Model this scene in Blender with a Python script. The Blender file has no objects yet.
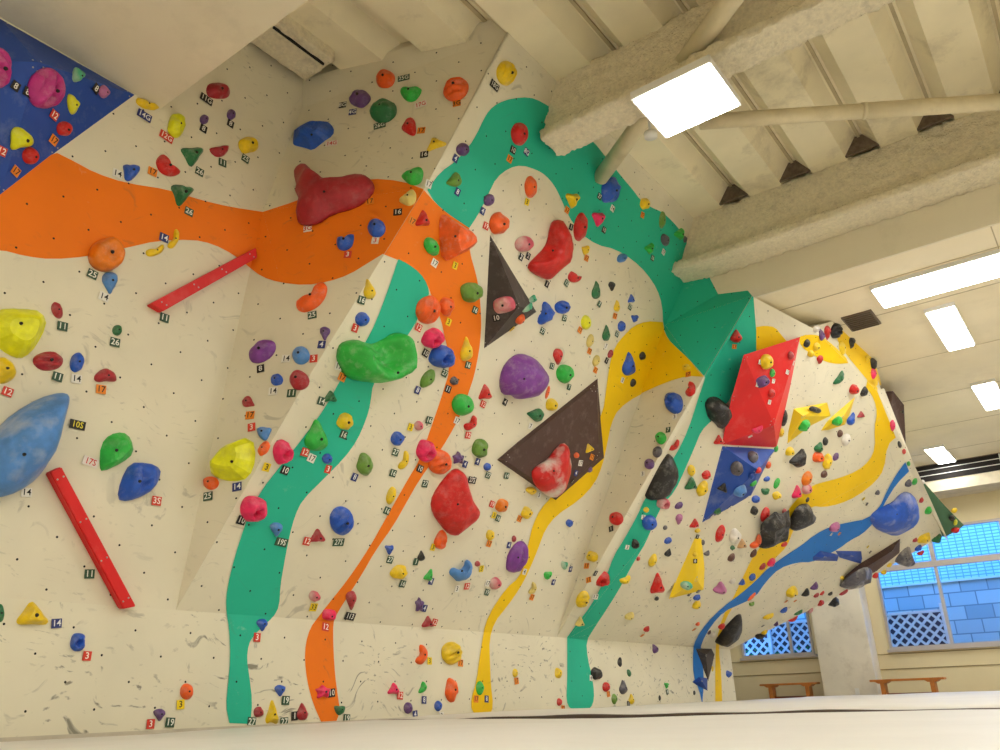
import bpy, bmesh, math, random
from mathutils import Vector, Matrix, noise
from mathutils.geometry import tessellate_polygon
random.seed(7)
C = bpy.context.scene.collection
S = bpy.context.scene

# ------------------------------------------------------------------ camera
FOC, HZY, HZS, VPX, EYE = 820.0, 701.5, -0.033, 1155.0, 0.1125
roll = math.atan(HZS); ux, uy = math.cos(roll), math.sin(roll)
Dh = (HZY-375)*math.cos(roll); pitch = math.atan(Dh/FOC)
_x = VPX-500; _y = HZY+HZS*(VPX-500)-375
yaw = math.atan2((_x+Dh*uy)*ux+(_y-Dh*ux)*uy, math.hypot(FOC, Dh))
fh = Vector((-math.sin(yaw), math.cos(yaw), 0)); rh = Vector((math.cos(yaw), math.sin(yaw), 0))
fw = fh*math.cos(pitch)+Vector((0, 0, 1))*math.sin(pitch)
u0 = rh.cross(fw)
EYEV = Vector((0, 0, EYE))
rc = rh*ux+u0*uy             # image right in world
def ray(px, py):
    a = px-500; b = py-375
    d = fw*FOC+rh*(a*ux+b*uy)-u0*(-a*uy+b*ux)
    return d.normalized()
def proj(P):
    v = P-EYEV; z = v.dot(fw)
    xx = v.dot(rh)/z*FOC; yy = -v.dot(u0)/z*FOC
    return (500+xx*ux-yy*uy, 375+xx*uy+yy*ux)
cd = bpy.data.cameras.new('camera'); cam = bpy.data.objects.new('camera', cd); C.objects.link(cam)
cd.sensor_width = 36; cd.lens = FOC/1000*36; cd.clip_start = 0.02
xr = (ray(501, 375)*1-ray(499, 375)).normalized(); zb = -ray(500, 375); yb = zb.cross(xr)
cam.matrix_world = Matrix(((xr.x, yb.x, zb.x, 0), (xr.y, yb.y, zb.y, 0), (xr.z, yb.z, zb.z, EYE), (0, 0, 0, 1)))
S.camera = cam
S.view_settings.view_transform = 'Standard'; S.view_settings.look = 'None'
S.view_settings.gamma = 1; S.view_settings.use_curve_mapping = False
S.view_settings.exposure = 1.04

# ------------------------------------------------------------------ sky
W = bpy.data.worlds.new('world'); S.world = W; W.use_nodes = True
bg = W.node_tree.nodes['Background']; bg.inputs[0].default_value = (0.09, 0.36, 1.0, 1); bg.inputs[1].default_value = 3.2

LAMP = 15       # strength of the lamp diffusers

# ------------------------------------------------------------------ materials
def srgb(r, g, b):
    f = lambda c: (c/255/12.92 if c/255 <= .04045 else ((c/255+.055)/1.055)**2.4)
    return (f(r), f(g), f(b), 1)
class NT:
    def __init__(s, name):
        s.m = bpy.data.materials.new(name); s.m.use_nodes = True
        s.t = s.m.node_tree; s.b = s.t.nodes['Principled BSDF']
    def n(s, typ, **kw):
        o = s.t.nodes.new(typ)
        for k, v in kw.items(): setattr(o, k, v)
        return o
    def l(s, a, b): s.t.links.new(a, b)
    def math(s, op, a, b=None, c=None):
        o = s.n('ShaderNodeMath', operation=op)
        for i, v in enumerate((a, b, c)):
            if v is None: continue
            if isinstance(v, (int, float)): o.inputs[i].default_value = v
            else: s.l(v, o.inputs[i])
        return o.outputs[0]
    def mix(s, f, a, b):
        o = s.n('ShaderNodeMix', data_type='RGBA')
        if isinstance(f, (int, float)): o.inputs[0].default_value = f
        else: s.l(f, o.inputs[0])
        for i, v in ((6, a), (7, b)):
            if isinstance(v, tuple): o.inputs[i].default_value = v
            else: s.l(v, o.inputs[i])
        return o.outputs[2]
    def noise(s, vec, scale, detail=3, rough=.5):
        o = s.n('ShaderNodeTexNoise'); o.inputs['Scale'].default_value = scale
        o.inputs['Detail'].default_value = detail; o.inputs['Roughness'].default_value = rough
        if vec is not None: s.l(vec, o.inputs['Vector'])
        return o.outputs[0]
    def ramp(s, f, lo, hi):
        o = s.n('ShaderNodeMapRange'); o.inputs[1].default_value = lo; o.inputs[2].default_value = hi
        s.l(f, o.inputs[0]); return o.outputs[0]
MATS = {}
def plain(name, rgb, rough=.5, vary=.08, scale=6, bump=0, bscale=40, spec=.4, metal=0, dirt=None):
    if name in MATS: return MATS[name]
    k = NT(name); tc = k.n('ShaderNodeTexCoord').outputs['Object']
    c = srgb(*rgb); d = tuple(v*(1-vary*2.2) for v in c[:3])+(1,)
    col = k.mix(k.ramp(k.noise(tc, scale, 4), .35, .7), c, d)
    if dirt: col = k.mix(k.math('MULTIPLY', k.ramp(k.noise(tc, dirt[1], 6, .7), .52, .72), dirt[0]), col, srgb(*dirt[2]))
    k.l(col, k.b.inputs['Base Color'])
    k.b.inputs['Roughness'].default_value = rough; k.b.inputs['Metallic'].default_value = metal
    k.b.inputs['Specular IOR Level'].default_value = spec
    if bump:
        bp = k.n('ShaderNodeBump'); bp.inputs['Strength'].default_value = bump; bp.inputs['Distance'].default_value = .02
        k.l(k.noise(tc, bscale, 5, .6), bp.inputs['Height']); k.l(bp.outputs[0], k.b.inputs['Normal'])
    MATS[name] = k.m; return k.m
def wallmat(name, rgb, scuff, rough=.55):
    """painted plywood with the staggered grid of bolt holes and shoe scuffs, in metres through the UV map"""
    k = NT(name); uv = k.n('ShaderNodeUVMap').outputs[0]
    sp = k.n('ShaderNodeSeparateXYZ'); k.l(uv, sp.inputs[0]); U, V = sp.outputs[0], sp.outputs[1]
    P, Q = .40, .155
    row = k.math('FLOOR', k.math('DIVIDE', V, Q))
    off = k.math('MULTIPLY', k.math('MODULO', k.math('ADD', row, 200), 2), .5)
    fu = k.math('FRACT', k.math('ADD', k.math('DIVIDE', U, P), off))
    fv = k.math('FRACT', k.math('DIVIDE', V, Q))
    du = k.math('MULTIPLY', k.math('SUBTRACT', fu, .5), P); dv = k.math('MULTIPLY', k.math('SUBTRACT', fv, .5), Q)
    r = k.math('SQRT', k.math('ADD', k.math('MULTIPLY', du, du), k.math('MULTIPLY', dv, dv)))
    hole = k.math('LESS_THAN', r, .0072)
    c = srgb(*rgb); d = tuple(v*.9 for v in c[:3])+(1,)
    tc = k.n('ShaderNodeTexCoord').outputs['Object']
    col = k.mix(k.ramp(k.noise(tc, 1.6, 4), .35, .7), c, d)
    # scuffs: short dark streaks in patches
    mp = k.n('ShaderNodeMapping'); mp.inputs['Rotation'].default_value = (0, 0, .5); mp.inputs['Scale'].default_value = (10, 20, 1)
    wv = k.n('ShaderNodeTexNoise'); wv.inputs['Scale'].default_value = 1.5
    k.l(uv, wv.inputs['Vector'])
    va = k.n('ShaderNodeVectorMath', operation='MULTIPLY_ADD'); k.l(wv.outputs[1], va.inputs[0]); va.inputs[1].default_value = (.9, .9, 0); k.l(uv, va.inputs[2])
    k.l(va.outputs[0], mp.inputs[0])
    st = k.ramp(k.noise(mp.outputs[0], 1.0, 4, .55), .595, .68)
    pa = k.ramp(k.noise(uv, 1.3, 3), .40, .60)
    sc = k.math('MULTIPLY', k.math('MULTIPLY', st, pa), scuff)
    col = k.mix(sc, col, srgb(92, 88, 78))
    ch = k.math('MULTIPLY', k.math('MULTIPLY', k.ramp(k.noise(uv, 7, 6, .75), .60, .75), k.ramp(k.noise(uv, 1.7, 2), .5, .7)), .35)
    col = k.mix(ch, col, srgb(238, 232, 215))
    col = k.mix(hole, col, srgb(22, 20, 18))
    k.l(col, k.b.inputs['Base Color']); k.b.inputs['Roughness'].default_value = rough
    k.b.inputs['Specular IOR Level'].default_value = .25
    MATS[name] = k.m; return k.m
def emit(name, rgb, st):
    m = bpy.data.materials.new(name); m.use_nodes = True; t = m.node_tree
    t.nodes.remove(t.nodes['Principled BSDF']); e = t.nodes.new('ShaderNodeEmission')
    e.inputs[0].default_value = srgb(*rgb); e.inputs[1].default_value = st
    t.links.new(e.outputs[0], t.nodes['Material Output'].inputs[0]); return m
BEIGE = wallmat('climbing_wall_beige', (231, 223, 199), .3)
BEIGEK = wallmat('kickboard_beige', (232, 225, 201), .75)
PAINT = {'orange': wallmat('paint_orange', (248, 126, 20), .25), 'green': wallmat('paint_green', (42, 188, 156), .12),
         'yellow': wallmat('paint_yellow', (250, 205, 8), .15), 'blue': wallmat('paint_blue', (32, 120, 210), .1)}
SOFFIT = plain('painted_plaster', (234, 224, 198), .8, .03, 1.5, dirt=(.15, 2.2, (150, 135, 105)))
DECK = plain('steel_deck_cream', (246, 234, 200), .6, .05, 2, dirt=(.5, 1.4, (140, 120, 86)))
FUZZ = plain('sprayed_fireproofing', (248, 236, 206), .95, .06, 30, bump=1.0, bscale=45, dirt=(.3, 9, (150, 134, 108)))
WALLB = plain('room_wall_cream', (230, 216, 176), .7, .03, 1.2)
COLM = plain('column_offwhite', (238, 230, 212), .7, .05, 2, dirt=(.3, 3, (150, 130, 96)))
MATW = plain('mat_vinyl', (222, 218, 209), .5, .03, 1.2, bump=.35, bscale=3, dirt=(.35, 1.6, (206, 200, 188)))
DARK = plain('dark_gap', (38, 34, 32), .9)
WHITE = plain('white_enamel', (236, 234, 228), .4, .02)
FRAMEM = plain('aluminium_frame', (196, 188, 184), .4, .03, metal=.2)
LITP = emit('lamp_diffuser', (251, 251, 247), LAMP)
LITW = emit('low_ceiling_lamp_diffuser', (251, 251, 247), LAMP*.74)

# ------------------------------------------------------------------ object helpers
def link(name, me, mat=None, parent=None, smooth=False, **props):
    o = bpy.data.objects.new(name, me); C.objects.link(o)
    if mat is not None:
        for m in (mat if isinstance(mat, (list, tuple)) else [mat]): me.materials.append(m)
    if parent is not None: o.parent = parent
    if smooth:
        for p in me.polygons: p.use_smooth = True
    for k, v in props.items(): o[k] = v
    return o
def frombm(name, bm, mat=None, parent=None, smooth=False, **props):
    me = bpy.data.meshes.new(name); bmesh.ops.recalc_face_normals(bm, faces=bm.faces); bm.to_mesh(me); bm.free()
    return link(name, me, mat, parent, smooth, **props)
def empty(name, loc, **props):
    o = bpy.data.objects.new(name, None); C.objects.link(o); o.location = loc; o.empty_display_size = .1
    for k, v in props.items(): o[k] = v
    return o
def bbox(bm, x0, x1, y0, y1, z0, z1):
    vs = [bm.verts.new((x, y, z)) for x in (x0, x1) for y in (y0, y1) for z in (z0, z1)]
    for f in ((0, 1, 3, 2), (4, 6, 7, 5), (0, 4, 5, 1), (2, 3, 7, 6), (0, 2, 6, 4), (1, 5, 7, 3)):
        bm.faces.new([vs[i] for i in f])
def box(name, x0, x1, y0, y1, z0, z1, mat, parent=None, bev=0, **props):
    bm = bmesh.new(); bbox(bm, x0, x1, y0, y1, z0, z1)
    if bev: bmesh.ops.bevel(bm, geom=bm.edges[:], offset=bev, segments=2, affect='EDGES')
    o = frombm(name, bm, mat, parent, **props)
    if parent is not None: o.matrix_parent_inverse = Matrix.Translation(-parent.location)
    return o
def struct(o): o['kind'] = 'structure'; return o
def tube(name, p0, p1, r, mat, parent=None, seg=16, **props):
    bm = bmesh.new(); d = p1-p0
    bmesh.ops.create_cone(bm, cap_ends=True, segments=seg, radius1=r, radius2=r, depth=d.length)
    M = Matrix.Translation((p0+p1)/2) @ d.to_track_quat('Z', 'Y').to_matrix().to_4x4()
    bm.transform(M); o = frombm(name, bm, mat, parent, True, **props)
    if parent is not None: o.matrix_parent_inverse = Matrix.Translation(-parent.location)
    return o

def onz(px, py, z):
    d = ray(px, py); return EYEV+d*((z-EYE)/d.z)
def ony(px, py, y):
    d = ray(px, py); return EYEV+d*(y/d.y)
AX, KZ = 5.15, .75
def onlean(px, py, t):
    d = ray(px, py); return EYEV+d*((-AX+t*(EYE-KZ))/(d.x-t*d.z))

# ------------------------------------------------------------------ climbing wall
V3 = Vector
k = lambda y: V3((-AX, y, KZ))
T1, T3 = .07, .45
FAC = {}      # name -> list of triangles (3 world vectors, outward towards the room)
def fac(name, *polys):
    tr = []
    for p in polys:
        for i in range(1, len(p)-1): tr.append([p[0], p[i], p[i+1]])
    out = []
    for t in tr:
        n = (t[1]-t[0]).cross(t[2]-t[0])
        if n.dot(EYEV-t[0]) < 0: t = [t[0], t[2], t[1]]
        out.append(t)
    FAC[name] = out
kA = k(3.27); kC = k(7.95); kD = k(8.18)
def up1(y, z): return V3((-AX+T1*(z-KZ), y, z))
A1 = onlean(263, 211, T1); A2 = onlean(302, 108, T1); A3 = onlean(303, 80, T1)
B1 = onlean(425, 188, T3); B2 = onlean(508, 35, T3); B0 = onlean(305, 383, T3); B3 = V3((-AX+T3*(5.6-KZ), B2.y+.02, 5.6))
C2 = onlean(665, 325, T3); C1 = onlean(690, 268, T3)
D1 = onlean(703, 378, .78); D2 = onlean(752, 296, .7)
D2 = onz(752, 296, 4.3); 
KE = k(12.85)
E1 = onlean(812, 328, .88); E2 = onlean(877, 391, .97); E3 = ony(905, 461, 12.8); TIP = ony(943, 535, 16.0)
M1 = ony(850, 590, 14.6)
fac('kick', [V3((-AX, -1.5, -.1)), V3((-AX, 12.85, -.1)), KE, k(-1.5)])
fac('f1', [k(-1.5), kA, A1, up1(-1.5, 3.9)], [up1(-1.5, 3.9), A1, A2, A3, V3((-AX+T1*4.85, 3.85, 5.6)), up1(-1.5, 5.6)])
fac('f2', [kA, B0, A1], [B0, B1, A1], [A1, B1, A2], [A2, B1, B2], [A2, B2, A3], [A3, B2, B3], [A3, B3, V3((-AX+T1*4.85, 3.85, 5.6))])
fac('f3', [kA, kC, C2, B0], [B0, C2, C1, B1], [B1, C1, V3((-AX+T3*(5.6-KZ), 9.0, 5.6)), B3, B2])
fac('f4', [kC, kD, D1, C2], [C2, D1, D2], [C2, D2, V3((D2.x-.15, 8.6, 4.6)), C1])
fac('f5', [kD, E1, D2, D1], [kD, E2, E1], [kD, M1, E3, E2], [kD, KE, M1], [M1, TIP, E3])
R1 = onz(832, 321, 4.3); R2 = onz(876, 362, 4.3)
R0 = onz(806, 326, 4.3)
fac('f6', [E1, E2, R2], [E1, R2, R1], [D2, E1, R0], [E1, R1, R0], [E2, onz(881, 385, 4.2), R2])
O2 = onlean(884, 388, .95); O3 = ony(912, 460, 12.9); O4 = ony(932, 503, 14.6); O5 = ony(949, 542, 16.05); I4 = E3.lerp(TIP, .55)
fac('f7', [E2, O2, O3, E3], [E3, O3, O4, I4], [I4, O4, O5, TIP])
def nrm(t): return (t[1]-t[0]).cross(t[2]-t[0]).normalized()
def uvof(P, n):
    h = V3((0, 0, 1)).cross(n)
    h = h.normalized() if h.length > 1e-4 else V3((0, 1, 0))
    v = n.cross(h); return (P.dot(h)+50, P.dot(v)+50)
VN5 = {}
for t in FAC['f5']:
    for P in t:
        key = tuple(round(c, 3) for c in P); VN5[key] = VN5.get(key, V3((0, 0, 0)))+(t[1]-t[0]).cross(t[2]-t[0])
def bent(P, t):
    n = nrm(t); A = (t[1]-t[0]).cross(t[2]-t[0]).dot(n); r = V3((0, 0, 0))
    for i in range(3):
        w = (t[(i+2) % 3]-t[(i+1) % 3]).cross(P-t[(i+1) % 3]).dot(n)/A
        r += VN5[tuple(round(c, 3) for c in t[i])].normalized()*w
    return r.normalized()
def trimesh(name, tris, mat, parent=None, off=0, uvn=None, normals=None, **props):
    vs = []; fs = []; uv = []
    for t in tris:
        n = uvn or nrm(t); n0 = nrm(t)
        for P in t: fs_i = len(vs); vs.append(P+n0*off); uv.append(uvof(P, n))
        fs.append((len(vs)-3, len(vs)-2, len(vs)-1))
    me = bpy.data.meshes.new(name); me.from_pydata(vs, [], fs); l = me.uv_layers.new(name='UVMap')
    for i, c in enumerate(uv): l.data[i].uv = c
    if normals:
        for p in me.polygons: p.use_smooth = True
        me.normals_split_custom_set(normals)
    return link(name, me, mat, parent, **props)
def favg(f):
    s = V3((0, 0, 0))
    for t in FAC[f]: s += (t[1]-t[0]).cross(t[2]-t[0])
    return s.normalized()
NAV = {f: favg(f) for f in FAC}
names = {'kick': 'wall_kickboard', 'f1': 'wall_left', 'f2': 'wall_return', 'f3': 'wall_center', 'f4': 'wall_fold', 'f5': 'wall_right', 'f6': 'wall_top', 'f7': 'wall_edge'}
WOB = {}
for f in FAC:
    o = struct(trimesh(names[f], FAC[f], BEIGEK if f == 'kick' else BEIGE, uvn=NAV[f], normals=[bent(P, t) for t in FAC[f] for P in t] if f == 'f5' else None))
    WOB[f] = o
# back of the panels: plywood return at the open end
END = plain('raw_plywood', (196, 164, 112), .7, .1, 14)
struct(trimesh('wall_end', [[KE, V3((-5.6, 12.85, KZ)), V3((-5.6, 12.85, -.1))], [KE, V3((-5.6, 12.85, -.1)), V3((-AX, 12.85, -.1))],
       [KE, M1, V3((-5.6, 13.6, 4.3))], [M1, TIP, V3((-3, 16.3, 4.3))], [M1, V3((-3, 16.3, 4.3)), V3((-5.6, 13.6, 4.3))], [KE, V3((-5.6, 13.6, 4.3)), V3((-5.6, 12.85, KZ))],
       [E3, TIP, V3((-3, 16.3, 4.3))], [E3, V3((-3, 16.3, 4.3)), V3((R2.x-.05, R2.y, 4.3))], [E2, E3, V3((R2.x-.05, R2.y, 4.3))]], BEIGE))
# raycast in pixels
VOL = []      # (name, triangles)
def hit(px, py, only=None):
    d = ray(px, py); best = None
    src = [(f, FAC[f]) for f in FAC] + ([] if only == 'wall' else VOL)
    for f, ts in src:
        if only and only != 'wall' and f != only: continue
        for t in ts:
            n = nrm(t); dn = d.dot(n)
            if dn > -1e-5: continue
            s = (t[0]-EYEV).dot(n)/dn
            P = EYEV+d*s
            ok = all((t[(i+1) % 3]-t[i]).cross(P-t[i]).dot(n) > -2e-4 for i in range(3))
            if ok and (best is None or s < best[0]): best = (s, P, n, f)
    if best is None: return None
    return best[1], best[2], best[3]
def clip(poly, tri):
    a2 = sum(tri[i][0]*tri[(i+1) % 3][1]-tri[(i+1) % 3][0]*tri[i][1] for i in range(3))
    if a2 < 0: tri = tri[::-1]
    for i in range(3):
        a, b = tri[i], tri[(i+1) % 3]; out = []
        g = lambda p: (b[0]-a[0])*(p[1]-a[1])-(b[1]-a[1])*(p[0]-a[0])
        for j in range(len(poly)):
            p, q = poly[j], poly[(j+1) % len(poly)]; gp, gq = g(p), g(q)
            if gp >= 0: out.append(p)
            if gp*gq < 0:
                s = gp/(gp-gq); out.append((p[0]+(q[0]-p[0])*s, p[1]+(q[1]-p[1])*s))
        poly = out
        if len(poly) < 3: return []
    return poly
def smoothpoly(pts, it=2):
    for _ in range(it):
        o = []
        for i in range(len(pts)):
            p, q = pts[i], pts[(i+1) % len(pts)]
            if len(p) > 2 and len(q) > 2: o += [p, q]; continue
            a = p if len(p) > 2 else (p[0]*.75+q[0]*.25, p[1]*.75+q[1]*.25)
            b = q if len(q) > 2 else (p[0]*.25+q[0]*.75, p[1]*.25+q[1]*.75)
            o += [a, b]
        pts = o
    r = []
    for p in pts:
        if not r or abs(p[0]-r[-1][0])+abs(p[1]-r[-1][1]) > .05: r.append(p)
    return r
def paint(color, pts, off, facets, name='trim', rim=True):
    pts = smoothpoly(pts, 1)
    for nm, mat, grow, o2 in ((('painted_band', PAINT[color], 0, off),)):
        p2 = [(p[0], p[1]) for p in pts]
        tl = tessellate_polygon([[V3((p[0], p[1], 0)) for p in p2]])
        for f in facets:
            res = []; nr = []
            for t in FAC[f]:
                n = nrm(t); tp = [proj(P) for P in t]
                for tt in tl:
                    c = clip([p2[i] for i in tt], tp)
                    if len(c) < 3: continue
                    q = []
                    for (x, y) in c:
                        d = ray(x, y); q.append(EYEV+d*((t[0]-EYEV).dot(n)/d.dot(n)))
                    for i in range(1, len(q)-1):
                        a = (q[i]-q[0]).cross(q[i+1]-q[0])
                        if a.length < 1e-7: continue
                        res.append([q[0], q[i], q[i+1]] if a.dot(n) > 0 else [q[0], q[i+1], q[i]])
                        if f == 'f5': nr += [bent(P, t) for P in res[-1]]
            if res:
                trimesh(color+'_painted_band', res, mat, WOB[f], off=o2, uvn=NAV[f], normals=nr or None, label=color+' painted band')
S_ = 's'
paint('orange', [(-20,185,S_),(-20,252,S_),(0,249.5),(26,256.5),(52,259.5),(88,256.5),(130,247),(156,241),(192,239.5),(213,244),(234,255),(250,268),(262,277),(279,282.5),(305,285.5),(328,282),(349,275),(370,262),(383,254,S_),(393,258),(406,263),(419,272),(427,284),(433,300),(441,320),(444,335),(448,351),(449,372),(445,385),(440,401),(430,430),(419,461),(409,477),(396,500),(383,523),(370,546),(355,569),(341,588),(328,604),(318,617),(310,628),(305.5,643),(304.5,660),(307,682),(313,704),(321,722,S_),(336,722,S_),(340,711,S_),(336,685),(334,664),(333,641),(333,623),(336,615),(349,594),(362,574),(375,551),(393,526),(406,503),(419,480),(435,458),(448,438),(461,414),(469,391),(474,376),(479,351),(481,331),(481,315),(479,289),(475,271),(470,254),(469,240),(469,228,S_),(460,222),(448,214),(435,203),(423,189,S_),(401,181),(370,178.5),(340,184),(297,201),(263,212,S_),(230,207),(200,200),(170,190),(125,183),(95,173),(75,162),(57,153,S_),(20,165,S_)], .0025, ['kick','f1','f2','f3'])
paint('green', [(398,259,S_),(388,289),(376,321),(366,341),(354,360),(341,378),(326,406),(305,435),(281.6,464),(261,490),(248,515.6),(240,539),(235,555),(229,578),(225.8,597),(226,612),(229,630),(230,659),(227.5,685),(225.5,706),(229,723,S_),(250,724,S_),(252,701),(249,677),(246.5,659),(248,645),(253,636),(263,626),(273,617),(279,606),(280,586),(284,562),(289,536),(294.6,515.6),(302,500),(323,479),(344,458),(357,440),(366,419),(370,404),(372.6,383),(385,365),(400,345),(409,333),(417,320),(423,307),(429,296),(427.5,285),(420,273),(408,264)], .0045, ['kick','f3'])
paint('green', [(427,190,S_),(440,172),(456,161),(469,146),(476,135),(483,120),(489,110),(498,103),(511,98.5),(529,97),(542,102),(555,111),(570,122),(592,140),(608,160),(625,181),(632,189),(640,200),(650,207),(662,212),(672,221),(683,234),(688,247),(690,262,S_),(720,278,S_),(753,292,S_),(753.5,300),(754.5,312),(756,331),(758,351),(750,364),(740,372),(732,396),(721,411),(711,421),(701,431),(695,446),(685,469),(675,491),(662,505),(654,522),(646,542),(636,558),(627,574),(618,591),(606,610),(594,628),(586,641),(587.5,659),(592,677),(594,693),(593,704),(588,710),(578,711),(570,709),(566,701),(567,680),(567,659),(567,637,S_),(576,625),(592,604),(606,577),(614,555),(623,541),(636,518),(646,496),(663,472),(676,455),(688,430),(698,399),(705,377,S_),(698,369),(688,358),(678,349),(668,339),(663,326),(662,305),(657,289),(646.4,273),(633,260),(615,249),(597,245),(581,234),(568,216),(561,199),(554,185),(545,175),(537,170),(521.6,165),(508.6,168),(496,178),(489,192),(485,201),(477,216),(469,228,S_),(460,222),(448,214),(435,203)], .0035, ['kick','f3','f4','f5'])
paint('yellow', [(662.5,322,S_),(646,321),(633,326),(623,336),(615,346),(610,360),(607,380),(605,395),(603,410),(590,440),(570,470),(550,498),(540,509),(532,526),(528,544),(524,562),(519,577),(506,588),(493,607),(485,623),(482,640),(479,659),(476,682),(471,698),(471,711),(479,717),(489,716),(493,706),(490.5,685),(489.5,659),(489,640),(494,622),(507,606),(519,589),(527,574),(534,558),(539,545),(545,529),(556,515),(579,500),(594,484),(602,466),(607,443),(611,423),(618,409),(636,396),(667,382),(688,376),(704,377,S_),(698,370),(688,358),(678,349),(668,339),(664,330)], .0055, ['kick','f3','f4'])
paint('yellow', [(756,327,S_),(765,325.5),(775,327),(782,336),(790,345,S_),(780,352,S_),(756,352,S_)], .0045, ['f5'])
paint('yellow', [(873,380,S_),(880,393),(889,415),(897,436,S_),(887,445),(884,469),(875,482),(857,496),(839,504),(823,507),(812,506),(802,513),(793,530),(787,546),(775,558),(760,576),(745,590),(730,610),(721,630),(718.5,649),(721,672),(722,704,S_),(715,704,S_),(715,659),(716,641),(722,617),(732,600),(745,572),(755,552),(772,536),(786,512),(800,495),(813,485),(823,482),(839,478),(857,471),(869,461),(875,448),(874,427),(877,413),(874,399),(866,387,S_),(867,380,S_)], .0045, ['kick','f5','f6'])
paint('yellow', [(798,337),(808,334),(820,335.5),(833,345),(846,358,S_),(848,363,S_),(838,364),(826,362),(813,355),(801,347)], .0045, ['f5','f6'])
paint('yellow', [(836,322,S_),(850,331,S_),(872,356,S_),(882,385,S_),(872,386),(862,374),(847,356),(836,340)], .0045, ['f6'])
paint('blue', [(905,462,S_),(909,471,S_),(896,484),(886,500),(880,512),(873,523),(862,534),(850,540),(838,549),(826,555),(812,562),(797,562),(779,568),(766,581),(755,597),(740,604),(724,611),(711,625),(701,643),(700,655),(704,675),(702,705,S_),(699,690),(693,677),(692.5,649),(696,638),(706,623),(722,607),(740,594),(755,581),(768,568),(784,556),(800,546),(815,534),(831,526),(849,522),(866,519),(879,508),(887,490),(896,474)], .0055, ['kick','f5'])
struct(box('trim_wall_base', -AX, -AX+.012, -1.5, 12.85, -.03, .012, plain('base_strip', (206, 196, 176), .7)))

# ------------------------------------------------------------------ room shell
struct(box('floor', -8, 6, -4, 19.2, -.25, -.16, plain('floor_vinyl', (176, 160, 130), .5)))
Z1, Z2 = 4.3, 5.4
LOWC = plain('low_ceiling_paint', (246, 234, 204), .8, .03, 1.5, dirt=(.12, 2.2, (160, 140, 100)))
struct(box('ceiling_left_soffit', -AX-.2, 6, -4, 2.52, Z1, Z2+.35, SOFFIT))
# low ceiling behind the fascia, in boards
bm = bmesh.new()
xs = [-8, -6.2, -4.4, -2.6, -.8, 1.0, 2.8, 4.6, 6]; ys = [8.53, 9.03, 9.95, 11.8, 13.6, 15.4, 17.2, 19.2]
struct(box('ceiling', -8, 6, 8.53, 19.2, Z1, Z1+.1, LOWC))
SEAM = plain('ceiling_joint', (196, 180, 144), .9)
for i, y in enumerate(ys[1:-1]):
    bbox(bm, -8, 6, y-.006, y+.006, Z1-.004, Z1+.01)
for x in (-2.6, -.2, 2.2): bbox(bm, x-.006, x+.006, 8.53, 9.95, Z1-.004, Z1+.01)
struct(frombm('trim_ceiling_joint', bm, SEAM))
struct(box('wall_fascia', -AX, 6, 8.5, 8.53, Z1, Z2+.2, SOFFIT))
# steel deck, ribs along Y
bm = bmesh.new(); prof = []
x = -.57-.71*7
while x < 6:
    prof += [(x, 0), (x+.13, .19), (x+.21, .19), (x+.34, 0)]; x += .71
rows = [[bm.verts.new((px_, y, Z2+pz)) for (px_, pz) in prof] for y in (2.4, 8.6)]
for i in range(len(prof)-1): bm.faces.new([rows[0][i], rows[0][i+1], rows[1][i+1], rows[1][i]])
bmesh.ops.recalc_face_normals(bm, faces=bm.faces)
struct(frombm('ceiling_deck', bm, DECK))
struct(box('ceiling_slab', -6, 6, 2.4, 8.6, Z2+.24, Z2+.34, DARK))
# board strips welded along each rib crown
bm = bmesh.new(); x = -.57-.71*4
while x < 3:
    bbox(bm, x+.155, x+.185, 2.6, 8.4, Z2+.165, Z2+.195); x += .71
struct(frombm('trim_deck_seam', bm, SEAM))
# fuzzy I beams
def fuzzbeam(name, x0, x1, yc, zb, zt, hw, amp, label):
    P = [(-hw, zb), (hw, zb), (hw, zb+.09), (.07, zb+.13), (.07, zt), (-.07, zt), (-.07, zb+.13), (-hw, zb+.09)]
    # densify the profile
    Q = []
    for i in range(len(P)):
        a, b = P[i], P[(i+1) % len(P)]; L = math.dist(a, b); n = max(1, int(L/.024))
        for j in range(n): Q.append((a[0]+(b[0]-a[0])*j/n, a[1]+(b[1]-a[1])*j/n))
    bm = bmesh.new(); N = int((x1-x0)/.024); rows = []
    for i in range(N+1):
        X = x0+(x1-x0)*i/N; r = []
        for (y, z) in Q:
            p = V3((X, yc+y, z))
            d = noise.noise_vector(p*14)*amp+noise.noise_vector(p*46)*amp*.85
            r.append(bm.verts.new(p+d))
        rows.append(r)
    for i in range(N):
        for j in range(len(Q)):
            bm.faces.new([rows[i][j], rows[i+1][j], rows[i+1][(j+1) % len(Q)], rows[i][(j+1) % len(Q)]])
    bm.faces.new(rows[0]); bm.faces.new(rows[-1][::-1])
    return struct(frombm(name, bm, FUZZ, smooth=True))
fuzzbeam('trim_1', -3.22, 4.5, 5.3, 4.78, 5.42, .17, .022, '')
fuzzbeam('trim_2', -3.36, 4.5, 8.28, 4.72, 5.42, .22, .02, '')
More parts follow.
